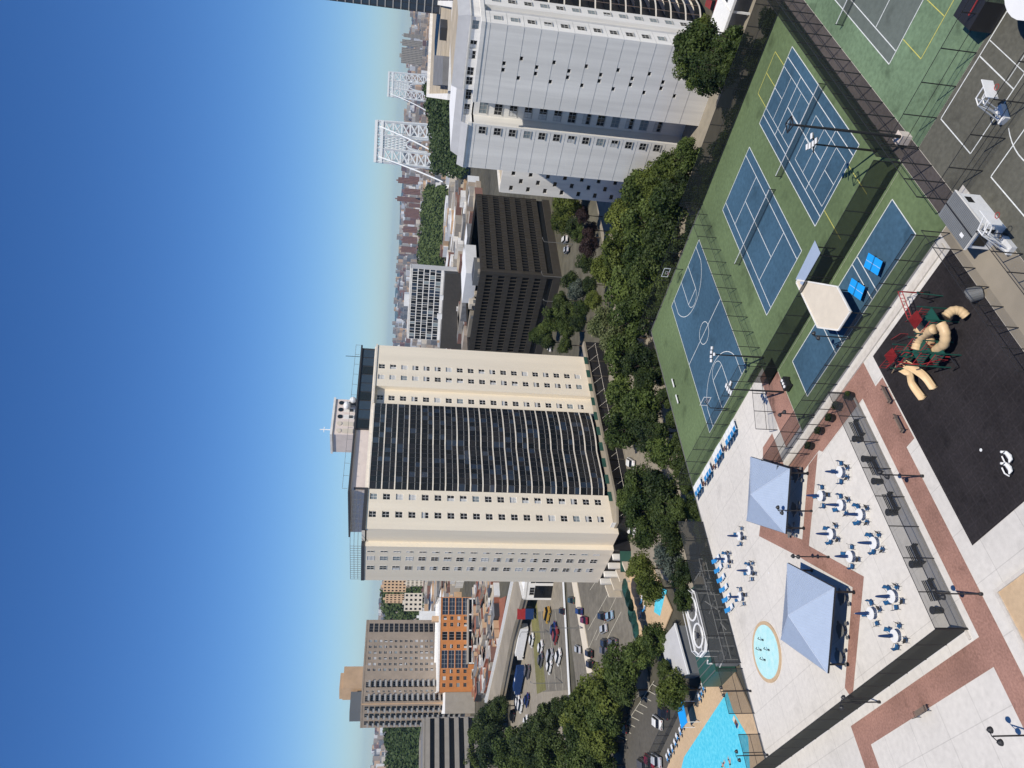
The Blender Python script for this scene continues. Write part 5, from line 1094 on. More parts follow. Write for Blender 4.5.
# ---- playground
T = empty('play_structure', (47.5, 45, 0), 'playground climbing frame with tan tube slides and red and green decks', 'play structure')
def deck(x, y, s, z, roof=None):
    b = MB(); b.box(x - s, x + s, y - s, y + s, z, z + .08, 'playgreen'); b.build('platform', T)
    for sx in (-1, 1):
        for sy in (-1, 1): MB().tube([(x + sx * s, y + sy * s, 0), (x + sx * s, y + sy * s, z + 1.5)], .06, 'playgreen').build('post', T)
    b = MB()
    for sx in (-1, 1):
        for k in range(7): yy = y - s + 2 * s * k / 6; b.tube([(x + sx * s, yy, z + .1), (x + sx * s, yy, z + .95)], .022, 'playred', n=5)
        b.tube([(x + sx * s, y - s, z + .95), (x + sx * s, y + s, z + .95)], .03, 'playred', n=5)
    b.build('guard_rail', T)
    if roof:
        b = MB(); A = (x, y, z + 2.6); e_ = s * .72; A = (x, y, z + 2.3); q = [(x - e_, y - e_, z + 1.5), (x + e_, y - e_, z + 1.5), (x + e_, y + e_, z + 1.5), (x - e_, y + e_, z + 1.5)]
        for i in range(4): b.poly([q[i], q[(i + 1) % 4], A], roof); b.poly([A, q[(i + 1) % 4], q[i]], roof)
        b.build('roof', T)
def tubeslide(pts, r=.42):
    b = MB(); P = [Vector(p) for p in pts]; out = []
    for i in range(len(P) - 1):
        p0, p1, p2, p3 = P[max(i - 1, 0)], P[i], P[i + 1], P[min(i + 2, len(P) - 1)]
        for k in range(6):
            t = k / 6; out.append(.5 * ((2 * p1) + (p2 - p0) * t + (2 * p0 - 5 * p1 + 4 * p2 - p3) * t * t + (3 * p1 - p0 - 3 * p2 + p3) * t ** 3))
    out.append(P[-1]); rr = [r * (1.1 if i % 3 == 0 else 1.0) for i in range(len(out))]
    b.tube(out, rr, 'tanplastic', n=14); b.build('tube_slide', T, smooth=True)
def pz(px, py, z): p = on(px, py, z); return (p.x, p.y, z)
d1 = pz(931, 321, 1.8); d2 = pz(922, 352, 1.8); deck(d1[0], d1[1], .85, 1.8, 'playred'); deck(d2[0], d2[1], .9, 1.8); d3 = pz(906, 357, 1.2); deck(d3[0], d3[1], .8, 1.2, 'playred'); d4 = pz(937, 354, 1.5); deck(d4[0], d4[1], .8, 1.5)
tubeslide([pz(941, 324, 2.2), pz(945, 333, 2.0), pz(944, 344, 1.6), pz(936, 350, 1.2)]); tubeslide([pz(916, 349, 1.9), pz(919, 340, 1.9), pz(926, 333, 2.1), pz(934, 329, 2.3)]); tubeslide([pz(917, 327, 2.2), pz(925, 334, 1.7), pz(930, 341, 1.2), pz(928, 348, .7)])
tubeslide([pz(946, 316, 2.0), pz(952, 311, 1.5), pz(960, 311, .9), pz(966, 316, .45)], .38)
def chute(pts, nm):
    b = MB(); w_ = .36; P = [Vector(p) for p in pts]; sm = []
    for i in range(len(P) - 1):
        p0, p1, p2, p3 = P[max(i - 1, 0)], P[i], P[i + 1], P[min(i + 2, len(P) - 1)]
        for k in range(5): t = k / 5; sm.append(.5 * ((2 * p1) + (p2 - p0) * t + (2 * p0 - 5 * p1 + 4 * p2 - p3) * t * t + (3 * p1 - p0 - 3 * p2 + p3) * t ** 3))
    sm.append(P[-1])
    prof_ = [(-w_ - .06, .28), (-w_, .3), (-w_ * .8, .05), (0, 0), (w_ * .8, .05), (w_, .3), (w_ + .06, .28), (w_ * .8, -.06), (0, -.1), (-w_ * .8, -.06)]
    k0 = len(b.v)
    for i, p in enumerate(sm):
        d = (sm[min(i + 1, len(sm) - 1)] - sm[max(i - 1, 0)]); d.z = 0; d.normalize(); n_ = Vector((-d.y, d.x, 0))
        for (u, h) in prof_: q = p + n_ * u; b.v.append((q.x, q.y, q.z + h))
    m_ = len(prof_)
    for i in range(len(sm) - 1):
        for j in range(m_): a = k0 + i * m_ + j; c = k0 + i * m_ + (j + 1) % m_; b.f.append((a, c, c + m_, a + m_)); b.m.append(b.mi('tanplastic'))
    b.build('slide_chute', T, smooth=True)
chute([pz(903, 368, 1.4), pz(911, 374, 1.0), pz(914, 384, .6), pz(924, 398, .15)], 0); chute([pz(907, 364, 1.5), pz(918, 370, 1.0), pz(927, 377, .6), pz(935, 388, .15)], 0)
b = MB(); A_, B_ = pz(911, 319, 1.7), pz(920, 293, .1)
for s in (-.3, .3): b.tube([(A_[0] + s * .7, A_[1] + s * .7, 1.8), (B_[0] + s * .7, B_[1] + s * .7, 2.2), (B_[0] + s * .7, B_[1] + s * .7, 0)], .045, 'playred')
for k in range(9): t = k / 8; b.tube([(A_[0] + (B_[0] - A_[0]) * t - .21, A_[1] + (B_[1] - A_[1]) * t - .21, 1.8 + .4 * t), (A_[0] + (B_[0] - A_[0]) * t + .21, A_[1] + (B_[1] - A_[1]) * t + .21, 1.8 + .4 * t)], .03, 'playred', n=5)
b.build('overhead_ladder', T); b = MB(); q = pz(934, 296, .02); b.tube([pz(917, 292, 2.3), pz(930, 292, .0)], .05, 'playgreen').tube([pz(917, 293, 2.2), pz(943, 296, .05)], .05, 'playgreen').tube([pz(920, 297, 2.0), pz(934, 301, .05)], .05, 'steel'); b.build('swing_frame', T)
b = MB()
for k in range(7): x0, y0 = 888 + k * 7, 366 - k * 1.5; b.tube([pz(x0, y0 - 3, 1.3), pz(x0 + 5, y0 - 8, 1.3), pz(x0 + 9, y0 + 1, .3)], .035, 'playred', n=6)
b.tube([pz(886, 368, 1.0), pz(905, 352, 1.5), pz(925, 356, 1.5), pz(950, 357, 1.2)], .05, 'playred'); b.tube([pz(892, 373, .05), pz(896, 366, 1.4), pz(905, 362, 1.8)], .05, 'tanplastic'); b.tube([pz(950, 357, 1.2), pz(957, 366, .6), pz(953, 371, .05)], .05, 'steel'); b.build('climbing_arch', T)
for (xa, ya, xb, yb, za, zb_) in ((886, 368, 902, 350, .9, 1.7), (905, 362, 925, 366, 1.4, 1.1), (925, 366, 948, 360, 1.1, .9), (913, 322, 925, 312, 1.6, 2.6), (898, 340, 908, 334, .6, 1.2)):
    b = MB(); A_, B_ = Vector(pz(xa, ya, za)), Vector(pz(xb, yb, zb_)); n_ = 7
    for k in range(n_ + 1): p_ = A_.lerp(B_, k / n_); b.tube([p_, p_ + Vector((0, 0, .75))], .025, 'playred', n=5)
    b.tube([A_ + Vector((0, 0, .75)), B_ + Vector((0, 0, .75))], .035, 'playred', n=5); b.tube([A_, B_], .035, 'playred', n=5); b.build('red_barrier', T)
def spring(px, py, label):
    p = on(px, py, .4); T2 = empty('spring_rider', (p.x, p.y, 0), label, 'spring rider', 'white spring riders'); o = (p.x, p.y)
    MB().tube([(o[0] + .14 * math.cos(a), o[1] + .14 * math.sin(a), .04 + a * .018) for a in [k * .5 for k in range(26)]], .025, 'steel', n=5).build('spring', T2)
    MB().tube([(o[0] - .55, o[1], .75), (o[0] - .3, o[1] - .1, .55), (o[0], o[1] - .12, .5), (o[0] + .35, o[1] - .1, .6), (o[0] + .5, o[1], .95)], [.05, .16, .2, .16, .09], 'white', n=10).build('body', T2); MB().tube([(o[0] + .3, o[1] - .3, .9), (o[0] + .3, o[1] + .3, .9)], .03, 'steel').build('handle', T2)
    MB().tube([(o[0] - .5, o[1] + .35, .45), (o[0] - .1, o[1] + .55, .5), (o[0] + .4, o[1] + .45, .55)], .06, 'white', n=8).build('side_panel', T2)
spring(1009.5, 457, 'white spring rider on the black playground, nearer the slides'); spring(1009.5, 468.5, 'white spring rider on the black playground, farther from the slides')
b = MB(); p = on(977, 292, .5); T = empty('spinner_drum', (p.x, p.y, 0), 'round grey spinner drum on the playground beside the braced fence', 'play drum'); MB().tube([(p.x, p.y, .1), (p.x + .1, p.y + .5, .9), (p.x + .12, p.y + .6, .95)], [.62, .66, .5], 'greysteel', n=18).build('drum', T); MB().tube([(p.x, p.y, 0), (p.x, p.y + .2, .4)], .12, 'steel').build('mount', T)
@proto
def pad(): 
    T = empty('drain_cover', (0, 0, 0), '', 'drain cover', 'small pale drain covers'); MB().disc((0, 0), .14, 0, .03, 'white', 10).build('lid', T); return T
for px, py, nm in ((981, 450, 'on the black playground rubber'), (769, 573, 'on the patio behind the second gazebo')): pad(on(px, py, .012), 0, 'small pale drain cover ' + nm)
# splash pool jets
@proto
def jet():
    T = empty('spray_jet', (0, 0, 0), '', 'spray jet', 'dark spray nozzles in the splash pool'); MB().tube([(0, 0, .1), (0, 0, .5), (.25, 0, .75), (.5, 0, .5)], .05, 'steel', n=8).build('nozzle', T); MB().disc((0, 0), .15, .1, .18, 'steel', 10).build('base', T); return T
for px, py, nm in ((764, 640, 'nearer the black fence'), (770, 650, 'in the middle'), (766, 660, 'nearer the dark fence'), (762, 650, 'farthest from the gazebo')): jet(on(px, py, .0), .5, 'dark spray nozzle in the round splash pool, ' + nm)
# ---- court bits
@proto
def lowbench():
    T = empty('court_bench', (0, 0, 0), '', 'bench', 'low white benches beside the basketball court'); MB().box(-.95, .95, -.17, .17, .4, .45, 'white').build('seat', T)
    for x in (-.7, .7): MB().box(x - .04, x + .04, -.15, .15, 0, .4, 'steel').build('leg', T)
    return T
p = on(673, 383, .4); lowbench((p.x, p.y, 0), 0, 'low white bench on the basketball side margin, nearer the far hoop'); p = on(677, 399, .4); lowbench((p.x, p.y, 0), 0, 'low white bench on the basketball side margin, nearer the loungers')
T = empty('utility_box', (*on(908, 139, 0).xy, 0), 'pinkish utility box at the fence corner of the worn green court', 'utility box'); p = on(908, 139, 0); MB().box(p.x - .5, p.x + .5, p.y - .5, p.y + .5, 0, 1.1, 'pink').build('cabinet', T); MB().box(p.x - .55, p.x + .55, p.y - .55, p.y + .55, 1.1, 1.16, 'pink').build('lid', T)
T = empty('gear_cart', (*on(790, 384, 0).xy, 0), 'dark gear cart with white lids beside the brick entry', 'cart'); p = on(764, 383, 0); q = T.location
MB().box(q.x - .8, q.x + .8, q.y - .5, q.y + .5, .25, .9, 'steel').build('body', T)
for i in range(3): MB().disc((q.x - .5 + i * .5, q.y), .2, .9, .98, 'white', 12).build('lid', T)
for sx in (-.6, .6): MB().tube([(q.x + sx, q.y - .55, .15), (q.x + sx, q.y + .55, .15)], .15, 'tyre', n=10).build('wheel', T)
# tree pit and photographer's rail
b = MB(); x0, x1, y0, y1 = 15.5, 25.6, 46.0, 50.4; T = empty('planter_bed', (20, 48, 0), 'raised planter bed with pale kerb and sandy soil at the photo right edge', 'planter'); b.box(x0, x1, y1 - .3, y1, 0, .45, 'kerb').box(x1 - .3, x1, y0, y1 - .3, 0, .45, 'kerb').box(x0, x0 + .3, y0, y1 - .3, 0, .45, 'kerb').box(x0 + .3, x1 - .3, y0, y0 + .3, 0, .45, 'kerb'); b.build('kerb', T); MB().box(x0 + .3, x1 - .3, y0 + .3, y1 - .3, 0, .3, 'tanpave').build('soil', T)
d = ray(1034, 648); p = Vector((0, 0, CAM_H)) + d.normalized() * 0.95; 
T = empty('balcony_rail', (p.x, p.y, p.z - .5), 'dark navy balcony rail close to the photographer at the photo right edge', 'railing'); e = (FWH * .0 + RT)
b = MB(); b.tube([p - e * .05 - ZUP * .05, p + e * .035 - ZUP * .05], .042, 'balc', n=12); b.build('handrail', T); MB().tube([p - ZUP * .05, p - ZUP * .9], .02, 'steel').build('post', T)
# roof corner and dark awning in the upper right corner
T = empty('round_canopy', (*on(1005, 2, 3).xy, 0), 'light grey rounded canopy roof in the upper right corner of the photo', 'canopy'); p = on(1040, -28, 3.2)
MB().disc((p.x, p.y), 3.3, 3.0, 3.25, 'roofwhite', 28).build('roof', T)
for a in range(5): MB().tube([(p.x + 2.8 * math.cos(a * 1.26), p.y + 2.8 * math.sin(a * 1.26), 0), (p.x + 2.8 * math.cos(a * 1.26), p.y + 2.8 * math.sin(a * 1.26), 3)], .08, 'steel').build('post', T)
p = on(976, 10, 1.6); T = empty('covered_stall', (p.x, p.y, 0), 'navy box stall with red stripe at the edge of the worn green court', 'stall'); MB().box(p.x - 1.4, p.x + 1.6, p.y - 1.2, p.y + 1.2, 0, 2.2, 'balc', top='balc').build('body', T); MB().box(p.x - .4, p.x - .28, p.y - 1.1, p.y + .4, 2.2, 2.26, 'playred').build('stripe', T)
# ================================================================== below the deck: pool, plant yard, cars
@proto
def openumb():
    T = empty('patio_umbrella', (0, 0, 0), '', 'umbrella', 'open umbrellas around the lower pools'); MB().tube([(0, 0, 0), (0, 0, 2.5)], .03, 'white').build('pole', T); b = MB(); A = (0, 0, 2.7); n = 8; r = 1.7
    q = [(r * math.cos(6.283 * i / n), r * math.sin(6.283 * i / n), 2.15) for i in range(n)]
    for i in range(n): b.poly([q[i], q[(i + 1) % n], A], 'tealpanel'); b.poly([A, q[(i + 1) % n], q[i]], 'tealpanel')
    b.build('canopy', T); return T
for i, (px, py) in enumerate(((628, 588), (631, 598), (634, 608), (637, 620), (639, 630), (634, 613))): openumb(on(px, py, SZ + 2) - Vector((0, 0, 2)), i, f'dark green umbrella beside the far pool, {ORD[i]} along the parking lot edge', scale=1.25)
T = empty('cabana', (*on(684, 722, SZ + 2).xy, SZ), 'bright blue cabana roof beside the swimming pool', 'cabana'); p = on(685, 717, SZ + 2)
c = Vector((p.x, p.y)); u = Vector((1, 0)); b = MB(); b.prism([(c.x - 1.4, c.y - 1.6), (c.x + 2.2, c.y - 1.6), (c.x + 2.2, c.y + 1.4), (c.x - 1.4, c.y + 1.4)], SZ + 2.4, SZ + 2.55, 'ppblue'); b.build('roof', T)
for sx in (-1.3, 2.1):
    for sy in (-1.5, 1.3): MB().tube([(c.x + sx, c.y + sy, SZ), (c.x + sx, c.y + sy, SZ + 2.4)], .06, 'white').build('post', T)
MB().box(c.x + 2.0, c.x + 2.1, c.y - 1.4, c.y + 1.2, SZ + .1, SZ + 2.3, 'steel').build('back_curtain', T)
rr = random.Random(31); k = 0
for px, py in ((716, 672), (714, 676), (712, 680), (719, 669), (704, 688), (702, 693), (700, 698), (683, 727), (681, 733), (678, 738), (676, 744), (673, 750), (670, 754), (668, 759), (722, 664), (718, 682)):
    p = on(px, py, SZ + .3); p.z = SZ + .08; lounger(p, math.radians(115 + rr.uniform(-20, 20)), f'blue lounger on the tan pool paving, {(ORD)[k]} counted along the swimming pool from the shed', 'loungers beside the swimming pool'); k += 1
for i, (px, py) in enumerate(((646, 574), (643, 582), (645, 590), (642, 600), (645, 607), (641, 615))):
    p = on(px, py, SZ + .3); p.z = SZ + .08; lounger(p, math.radians(60 + rr.uniform(-25, 25)), f'blue lounger on the far pool terrace, {ORD[i]} counted from the cream tower', 'loungers beside the far pool')
# swimmers
def swimmer(px, py, rz, label, col='skin'):
    p = on(px, py, SZ + .11); me = bpy.data.meshes.new('person'); J = [(0, 0, 0), (0, .28, .03), (0, .5, .06), (0, .62, .1), (.22, .48, .03), (.5, .6, .0), (.72, .8, 0), (-.22, .48, .03), (-.5, .35, 0), (-.7, .2, 0), (.12, -.1, -.02), (.16, -.5, -.05), (.2, -.9, -.08), (-.12, -.1, -.02), (-.18, -.5, -.05), (-.22, -.9, -.08)]
    E_ = [(0, 1), (1, 2), (2, 3), (2, 4), (4, 5), (5, 6), (2, 7), (7, 8), (8, 9), (0, 10), (10, 11), (11, 12), (0, 13), (13, 14), (14, 15)]; R_ = [.14, .15, .15, .09, .08, .055, .04, .08, .055, .04, .1, .075, .05, .1, .075, .05]
    b = MB()
    for a, c in E_: b.tube([J[a], J[c]], [R_[a], R_[c]], 'skin', n=8)
    b.ball((0, .78, .12), .12, 'skin'); b.build  # joined figure
    T = empty('person', (p.x, p.y, p.z), label, 'person', rz=rz); b.build('body', T, off=(0, 0, 0)); MB().ball((0, .8, .15), .125, 'steel', h=5).build('hair', T, off=(0, 0, 0)); MB().tube([(0, -.12, 0), (0, .1, .02)], [.15, .155], 'navy', n=10).build('swimsuit', T, off=(0, 0, 0)); return T
swimmer(724, 763, .4, 'person swimming on their front at the lower end of the pool'); swimmer(729, 760, 2.0, 'person swimming across the pool near the dark fence')
T = empty('pool_float', (*on(736, 722, SZ + .15).xy, SZ + .12), 'brown striped pool float drifting in the swimming pool', 'pool float', rz=.5); MB().box(-.9, .9, -.4, .4, 0, .14, 'canvas').build('mattress', T, off=(0, 0, 0)); MB().box(-.9, -.5, -.38, .38, .14, .24, 'navy').build('pillow', T, off=(0, 0, 0)); MB().box(-.4, .2, -.38, .38, .141, .16, 'wicker').build('stripe', T, off=(0, 0, 0))
# plant yard: cooling tower, green screen building, metal shed
p0 = on(696, 622, 1.0); T = empty('cooling_tower', (p0.x, p0.y, SZ), 'white framed twin fan cooling unit below the black deck fence', 'cooling unit')
ax = Vector((1, 0)); cx, cy = p0.x, p0.y; Lh, Wh = 5.0, 2.5
b = MB(); oct_ = [(cx - Lh, cy - Wh * .4), (cx - Lh + 1.4, cy - Wh), (cx + Lh - 1.4, cy - Wh), (cx + Lh, cy - Wh * .4), (cx + Lh, cy + Wh * .4), (cx + Lh - 1.4, cy + Wh), (cx - Lh + 1.4, cy + Wh), (cx - Lh, cy + Wh * .4)]
b.prism(oct_, -1.6, 1.0, 'shedgrey', top='greysteel'); b.build('body', T)
b = MB()
for p, q in zip(oct_, oct_[1:] + oct_[:1]): b.bar((*p, 1.05), (*q, 1.05), .35, 'white'); b.bar((*p, 1.7), (*q, 1.7), .08, 'white'); b.tube([(*p, -1.6), (*p, 1.7)], .08, 'white')
b.build('frame', T)
for s in (-1, 1):
    fx = cx + s * 2.15; MB().tube([(fx + 1.75 * math.cos(k * .3142), cy + 1.75 * math.sin(k * .3142), 1.15) for k in range(21)], .16, 'white', n=6).build('fan_ring', T); b = MB()
    for k in range(4): a = k * .785; b.box(0, 0, 0, 0, 0, 0, 'steel') if False else b.bar((fx - 1.6 * math.cos(a), cy - 1.6 * math.sin(a), 1.1), (fx + 1.6 * math.cos(a), cy + 1.6 * math.sin(a), 1.1), .14, 'greysteel')
    b.disc((fx, cy), .45, 1.0, 1.3, 'steel', 12); b.build('fan', T)
b = MB()
for i in range(18): a, c = rr.uniform(-8, 8), rr.uniform(-5.2, -2.9); b.bar((cx + a, cy + c, -1.2 + rr.uniform(0, 2)), (cx + a + rr.uniform(-3, 3), cy + c + rr.uniform(-.5, .5), -1 + rr.uniform(0, 2)), .12, 'white' if i % 2 else 'greysteel')
for x in range(-8, 9, 2): b.bar((cx + x, cy - 5.2, SZ), (cx + x, cy - 5.2, .4), .1, 'white')
for z in (-.6, .4): b.bar((cx - 8, cy - 5.2, z), (cx + 8, cy - 5.2, z), .08, 'white')
b.build('pipework', T); MB().box(cx - 6, cx + 6, cy - 2.4, cy + 2.4, SZ, -1.6, 'shedgrey').build('plinth', T)
T = empty('green_screen_house', (cx + 1, cy + 8, SZ), 'teal green panelled pump house between the cooling unit and the metal shed', 'pump house'); b = MB(); b.box(cx - 6.5, cx + 8, cy + 3.2, cy + 9.5, SZ - .1, -1.8, 'tealpanel'); b.build('wall', T); b = MB()
for i in range(12): x = cx - 6.3 + i * 1.25; b.box(x, x + .1, cy + 3.3, cy + 9.4, -1.8, -1.68, 'greysteel')
b.build('roof_rib', T)
for i in range(5): x = cx - 5 + i * 2.8; MB().tube([(x, cy + 3.8, -1.8), (x, cy + 3.8, -1.0), (x, cy + 2.6, -.6)], .12, 'white').build('vent_pipe', T)
q4 = [on(663.5, 641, -1), on(674.5, 623.5, -1), on(687, 674, -1), on(671, 680, -1)]; T = empty('metal_shed', (q4[0].x, q4[0].y, SZ), 'shed with plain light grey sloping roof beside the lot trees', 'shed'); b = MB(); zz = [-.6, -1.2, -1.4, -.8]
b.poly([(p.x, p.y, z) for p, z in zip(q4, zz)][::-1], 'roofgrey'); b.poly([(p.x, p.y, z + .12) for p, z in zip(q4, zz)], 'greypanel'); b.build('roof', T); b = MB(); b.prism([(p.x + (q4[0].x + q4[2].x - 2 * p.x) * .03, p.y + (q4[0].y + q4[2].y - 2 * p.y) * .03) for p in q4], SZ - .1, -1.45, 'shedgrey'); b.build('wall', T)
q = on(676, 624, -1); MB().bar((q4[1].x, q4[1].y, -1.1), (q4[2].x, q4[2].y, -1.3), .3, 'white').build('gutter', T)
fence([tuple(on(678, 684, SZ).xy), tuple(on(686, 700, SZ).xy), tuple(on(650, 775, SZ).xy)], 2.4, 'dark netted fence between the swimming pool paving and the parking lot', 'wind2', sp=3, rails=(1.0,)).location.z = SZ
# ---- cars
def car_model(suv, van=False):
    T = empty('parked_car', (0, 0, 0), '', 'car'); L_ = 2.3; b = MB(); h = .95 if suv else .8
    pr_ = [(-L_, .35), (-L_, h * .85), (-L_ + .15, h), (-1.0 if not suv else -1.3, h + .05), (1.9, h + .02), (L_, h * .8), (L_, .35)]
    def ext(b, prof_, w0, w1, zs, m):
        k = len(b.v); n = len(prof_)
        for s, w_ in ((-1, 1), (1, 1)):
            for (x, z) in prof_: ww_ = w0 if z <= zs else w1; b.v.append((x, s * ww_, z))
        b.f.append(tuple(k + i for i in range(n))); b.m.append(b.mi(m)); b.f.append(tuple(k + n + i for i in reversed(range(n)))); b.m.append(b.mi(m))
        for i in range(n): j = (i + 1) % n; b.f.append((k + i, k + n + i, k + n + j, k + j)); b.m.append(b.mi(m))
    ext(b, pr_, .92, .88, h * .9, 'carpaint'); rt = 1.72 if suv else 1.42
    roof = [(.95, rt - .1), (.75, rt), (-.9 if not suv else -1.9, rt), (-1.05 if not suv else -2.05, rt - .1)]
    ext(b, [(.98, rt - .12)] + roof + [(roof[-1][0], rt - .12)], .7, .66, rt - .02, 'carpaint'); body = b.build('body', T)
    g = MB(); ext(g, [(1.5, h), (1.0, rt - .12), (roof[-1][0], rt - .12), (-1.6 if not suv else -2.2, h)], .84, .70, h + .1, 'glass'); g.build('window_glass', T)
    for x in (-1.4, 1.42):
        for s in (-1, 1):
            w_ = MB(); w_.tube([(x, s * .72, .33), (x, s * .93, .33)], .33, 'tyre', n=12); wo = w_.build('wheel', T); r_ = MB(); r_.tube([(x, s * .9, .33), (x, s * .945, .33)], .19, 'greysteel', n=8); r_.build('rim', wo)
    for s in (-1, 1):
        MB().box(L_ - .06, L_ + .02, s * .65 - .16, s * .65 + .16, h * .62, h * .78, 'lamp').build('headlight', T); MB().box(-L_ - .02, -L_ + .05, s * .68 - .14, s * .68 + .14, h * .65, h * .85, 'playred').build('tail_light', T)
    return T
MT['carpaint'] = mat('car paint', (.3, .3, .3), 0.25, spec=0.6)
PAINT = {n: mat('car paint ' + n, c, 0.25, spec=0.6) for n, c in dict(white=(.72, .72, .7), black=(.012, .012, .014), navy=(.015, .03, .12), maroon=(.16, .015, .03), silver=(.42, .44, .46), grey=(.10, .10, .11), red=(.22, .03, .03), yellow=(.45, .28, .05), paleblue=(.25, .36, .45), darkgreen=(.02, .05, .04)).items()}
MOD = {}
CARN = []
def car(px, py, rz, colr, label, suv=False, group=None, z=SZ + .1, sc_=1.0):
    p = on(px, py, z)
    if suv not in MOD: T = MOD[suv] = car_model(suv); T.location = p; T.rotation_euler = (0, 0, rz)
    else: T = copy_tree(MOD[suv], p, rz)
    T['label'] = label; T.scale = (sc_,) * 3
    if group: T['group'] = group
    elif 'group' in T: del T['group']
    for ch_ in T.children:
        if ch_.name.startswith('body'): ch_.material_slots[0].link = 'OBJECT'; ch_.material_slots[0].material = PAINT[colr]
    return T
bpy.context.view_layer.update()
G1, G2, G3 = 'cars in the sunlit lot', 'cars in the shaded lower lot', 'cars on the highway'
a0 = math.radians(42 + 18)
for i, (px, py, c, s, lab) in enumerate(((574, 600, 'darkgreen', True, 'dark green car under the cream tower at the planted divider'), (564, 611, 'black', False, 'dark car at the white kerb nearest the cream tower'), (582, 611, 'navy', True, 'bright navy car at the planted divider'), (587, 620, 'maroon', True, 'dark maroon car just below the navy car'), (605, 616, 'black', True, 'black car at the head of the double row'), (612, 616, 'paleblue', False, 'pale blue car beside the black one in the double row'), (606, 629, 'silver', False, 'silver car in the middle of the double row'), (608, 643, 'black', True, 'black car in the lower half of the double row'), (616, 642, 'grey', True, 'dark grey car at the tree edge of the double row'), (580, 649, 'silver', False, 'small silver car alone left of the divider'), (592, 653, 'black', True, 'black car at the lower end of the divider'), (593, 664, 'black', True, 'black car last along the divider'), (572, 700, 'grey', True, 'dark grey car at the white kerb near the highway trees'), (606, 650, 'grey', False, 'grey car half under the lot trees'))):
    car(px, py, a0 + (.25 if i in (5, 6) else 0), c, lab, s, G1)
for px, py, rz, c, s, lab in ((660, 722, 1.0, 'white', False, 'white car parked by the pool fence'), (666, 712, 1.0, 'black', False, 'black car parked above the white one by the pool fence'), (626, 728, 1.15, 'black', True, 'long black car in the painted bays under the trees'), (617, 746, 1.15, 'black', True, 'black car in the lowest painted bay'), (652, 760, 1.1, 'maroon', False, 'maroon car at the photo lower edge'), (659, 760, 1.1, 'silver', False, 'silver car at the photo lower edge'), (646, 764, 1.1, 'grey', True, 'grey car beside the maroon one')): car(px, py, rz, c, lab, s, G2)
hz = math.radians(107)
for px, py, c, s, lab in ((543, 648, 'white', False, 'white car in the leftmost highway lane'), (552, 666, 'white', False, 'white car in the middle of the highway'), (561, 657, 'white', False, 'white car next to the white kerb on the highway'), (553, 657, 'silver', True, 'silver car ahead in the middle lane'), (550, 615, 'yellow', True, 'yellow vehicle on the highway near the cream tower'), (556, 630, 'navy', False, 'dark blue car on the highway by the lamp gantry'), (558, 636, 'red', False, 'red car on the highway'), (543, 660, 'grey', False, 'grey car behind the leftmost white car'), (515, 716, 'black', True, 'black car under the trees past the ramp'), (520, 702, 'white', False, 'white car at the end of the blue bus'), (523, 706, 'white', True, 'white van near the blue bus end'), (529, 700, 'navy', False, 'blue car beside the blue bus'), (519, 690, 'silver', False, 'silver car along the blue bus'), (513, 625, 'black', True, 'black car in front of the white truck'), (534, 640, 'white', False, 'white car beside the white truck'), (530, 672, 'grey', True, 'dark car in the ramp shadow'), (528, 722, 'white', False, 'white car among the highway trees'), (498, 640, 'white', False, 'white car on the service road beyond the ramp')):
    car(px, py, hz, c, lab, s, G3, sc_=1.25)
for px, py, rz, c, s, lab in ((633, 463, .75, 'white', False, 'white car at the street edge in front of the cream tower'), (634, 475, .75, 'black', False, 'dark car half under trees in front of the cream tower'), (567, 240, .9, 'white', True, 'white van beside the brown office block'), (568, 250, .9, 'silver', False, 'silver car below the white van'), (634, 530, .8, 'white', False, 'white car at the tower corner beside the teal fence'), (551, 347, .4, 'white', False, 'white car between the brown office and the cream tower')): car(px, py, rz, c, lab, s)
T = car(716, 4, .2, 'red', 'red car parked behind the white tower by the canopy', True)
def truck(px, py, rz, L_, m, nm, label, h=3.3):
    p = on(px, py, SZ + .1); T = empty(nm, p, label, 'bus' if 'bus' in nm else 'truck', rz=rz); bz = lambda b, n: b.build(n, T, off=(0, 0, 0))
    bz(MB().box(-L_ / 2, L_ / 2 - 2.2, -1.25, 1.25, .8, h, m), 'cargo_box'); bz(MB().box(L_ / 2 - 2.1, L_ / 2, -1.2, 1.2, .5, 2.6, m), 'cab'); bz(MB().box(L_ / 2 - .01, L_ / 2 + .03, -1.05, 1.05, 1.5, 2.4, 'glass'), 'windscreen')
    for x in (-L_ / 2 + 1.5, -L_ / 2 + 2.7, L_ / 2 - 1.3):
        for s in (-1, 1): bz(MB().tube([(x, s * .95, .5), (x, s * 1.28, .5)], .5, 'tyre', n=12), 'wheel')
    return T
truck(527, 642, hz, 17, 'white', 'box_truck', 'long white box truck under the ramp', 3.8); T = truck(524, 680, hz, 14, 'navy', 'articulated_bus', 'long dark blue bus with pale roof emblem below the ramp', 3.6); MB().box(-1, .4, -.6, .6, 3.6, 3.63, 'roofwhite').build('roof_emblem', T, off=(0, 0, 0))
p = on(537, 614, SZ); T = empty('billboard', (p.x, p.y, SZ), 'small red and blue billboard beside the ramp', 'billboard', rz=math.radians(-30)); q = lambda b, n: b.build(n, T, off=(0, 0, 0)); q(MB().box(-1.8, 1.8, -.2, .2, 4.2, 7, 'playred'), 'panel'); q(MB().box(-1.8, 1.8, -.2, .2, 1.2, 4.18, 'navy'), 'panel'); q(MB().box(-.2, .2, -.1, .1, 0, 1.2, 'steel'), 'leg')
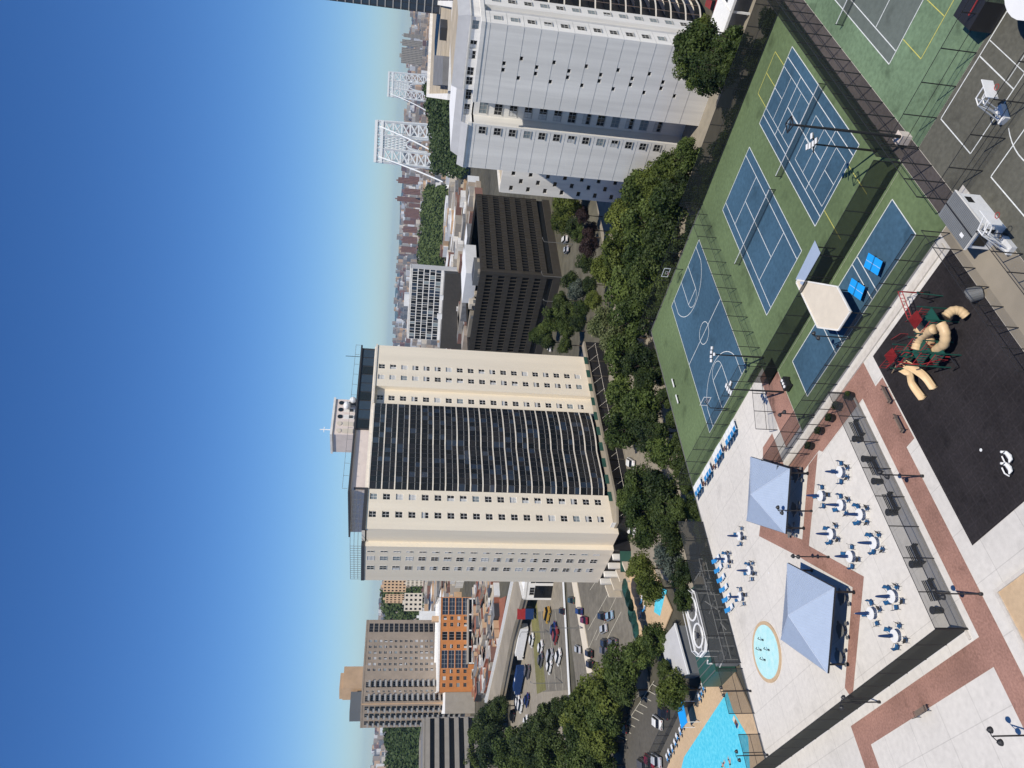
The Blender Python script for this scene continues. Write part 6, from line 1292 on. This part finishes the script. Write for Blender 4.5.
# white building with dark bays at the tower foot
q4 = [on(536, 600, -1), on(541, 577, -1), on(557, 577, -1), on(551, 600, -1)]; L = on(537, 600, SZ)
T, L, f_, bk, W = facade_block('roadside_building', 'white roadside building with dark bays beside the foot of the cream tower', 'building', 600, on(551, 600, SZ).xy.length, 566, on(556, 566, SZ).xy.length, 3.5, 10, 'wbrick', lambda W: [dict(w=3.0, h=1.6, nx=3, ny=1, style='glass', cols=[W * .25, W * .6], rows=[1.6]), ], None, roofm='roofwhite', fp=551)
s = MB(); lbox(s, L, f_, bk, .8, W * .42, -.05, .3, SZ, .8, 'glass'); lbox(s, L, f_, bk, W * .5, W * .92, -.05, .3, SZ, .8, 'glass'); s.build('garage_door', T)
# street lamps and signs by the road
@proto
def street_lamp():
    T = empty('street_lamp', (0, 0, 0), '', 'street lamp', 'tall street lamps'); MB().tube([(0, 0, 0), (0, 0, 9)], [.14, .08], 'greysteel').build('pole', T); MB().tube([(0, 0, 9), (1.6, 0, 9.4)], .05, 'greysteel').build('arm', T); MB().box(1.4, 2.1, -.15, .15, 9.32, 9.45, 'greysteel').build('lamp_head', T); return T
for px, py, rz, lab in ((584, 628, 2, 'street lamp on the planted divider of the sunlit lot'), (563, 683, 1, 'street lamp at the white kerb beside the highway'), (549, 632, 2, 'street lamp over the highway by the red car'), (572, 244, 0, 'street lamp beside the brown office block'), (571, 278, 0, 'white street lamp at the brown office corner'), (574, 303, .5, 'street lamp among the trees left of the brown office')): street_lamp(on(px, py, SZ), rz, lab)
# teal hoarding by the tower
fence([tuple(on(621, 536, SZ).xy), tuple(on(631, 551, SZ).xy), tuple(on(632, 572, SZ).xy)], 2.6, 'teal green hoarding beside the far pool at the cream tower corner', 'tealpanel', sp=3, rails=(1.0,)).location.z = SZ
# ================================================================== air between the camera and the far city
hz_ = bpy.data.materials.new('haze'); hz_.use_nodes = True; n = hz_.node_tree.nodes; n.remove(n['Principled BSDF'])
v_ = n.new('ShaderNodeVolumePrincipled'); v_.inputs['Color'].default_value = (0.42, 0.70, 1.0, 1); v_.inputs['Density'].default_value = 0.000045; v_.inputs['Anisotropy'].default_value = 0.1
hz_.node_tree.links.new(v_.outputs[0], n['Material Output'].inputs['Volume'])
b = MB(); b.box(-13000, 13000, -13000, 13000, SZ - 82, 190, 'steel'); o = b.build('haze'); o.data.materials.clear(); o.data.materials.append(hz_); tag(o, 'thin blue summer haze over the whole town', 'haze', None, 'stuff')
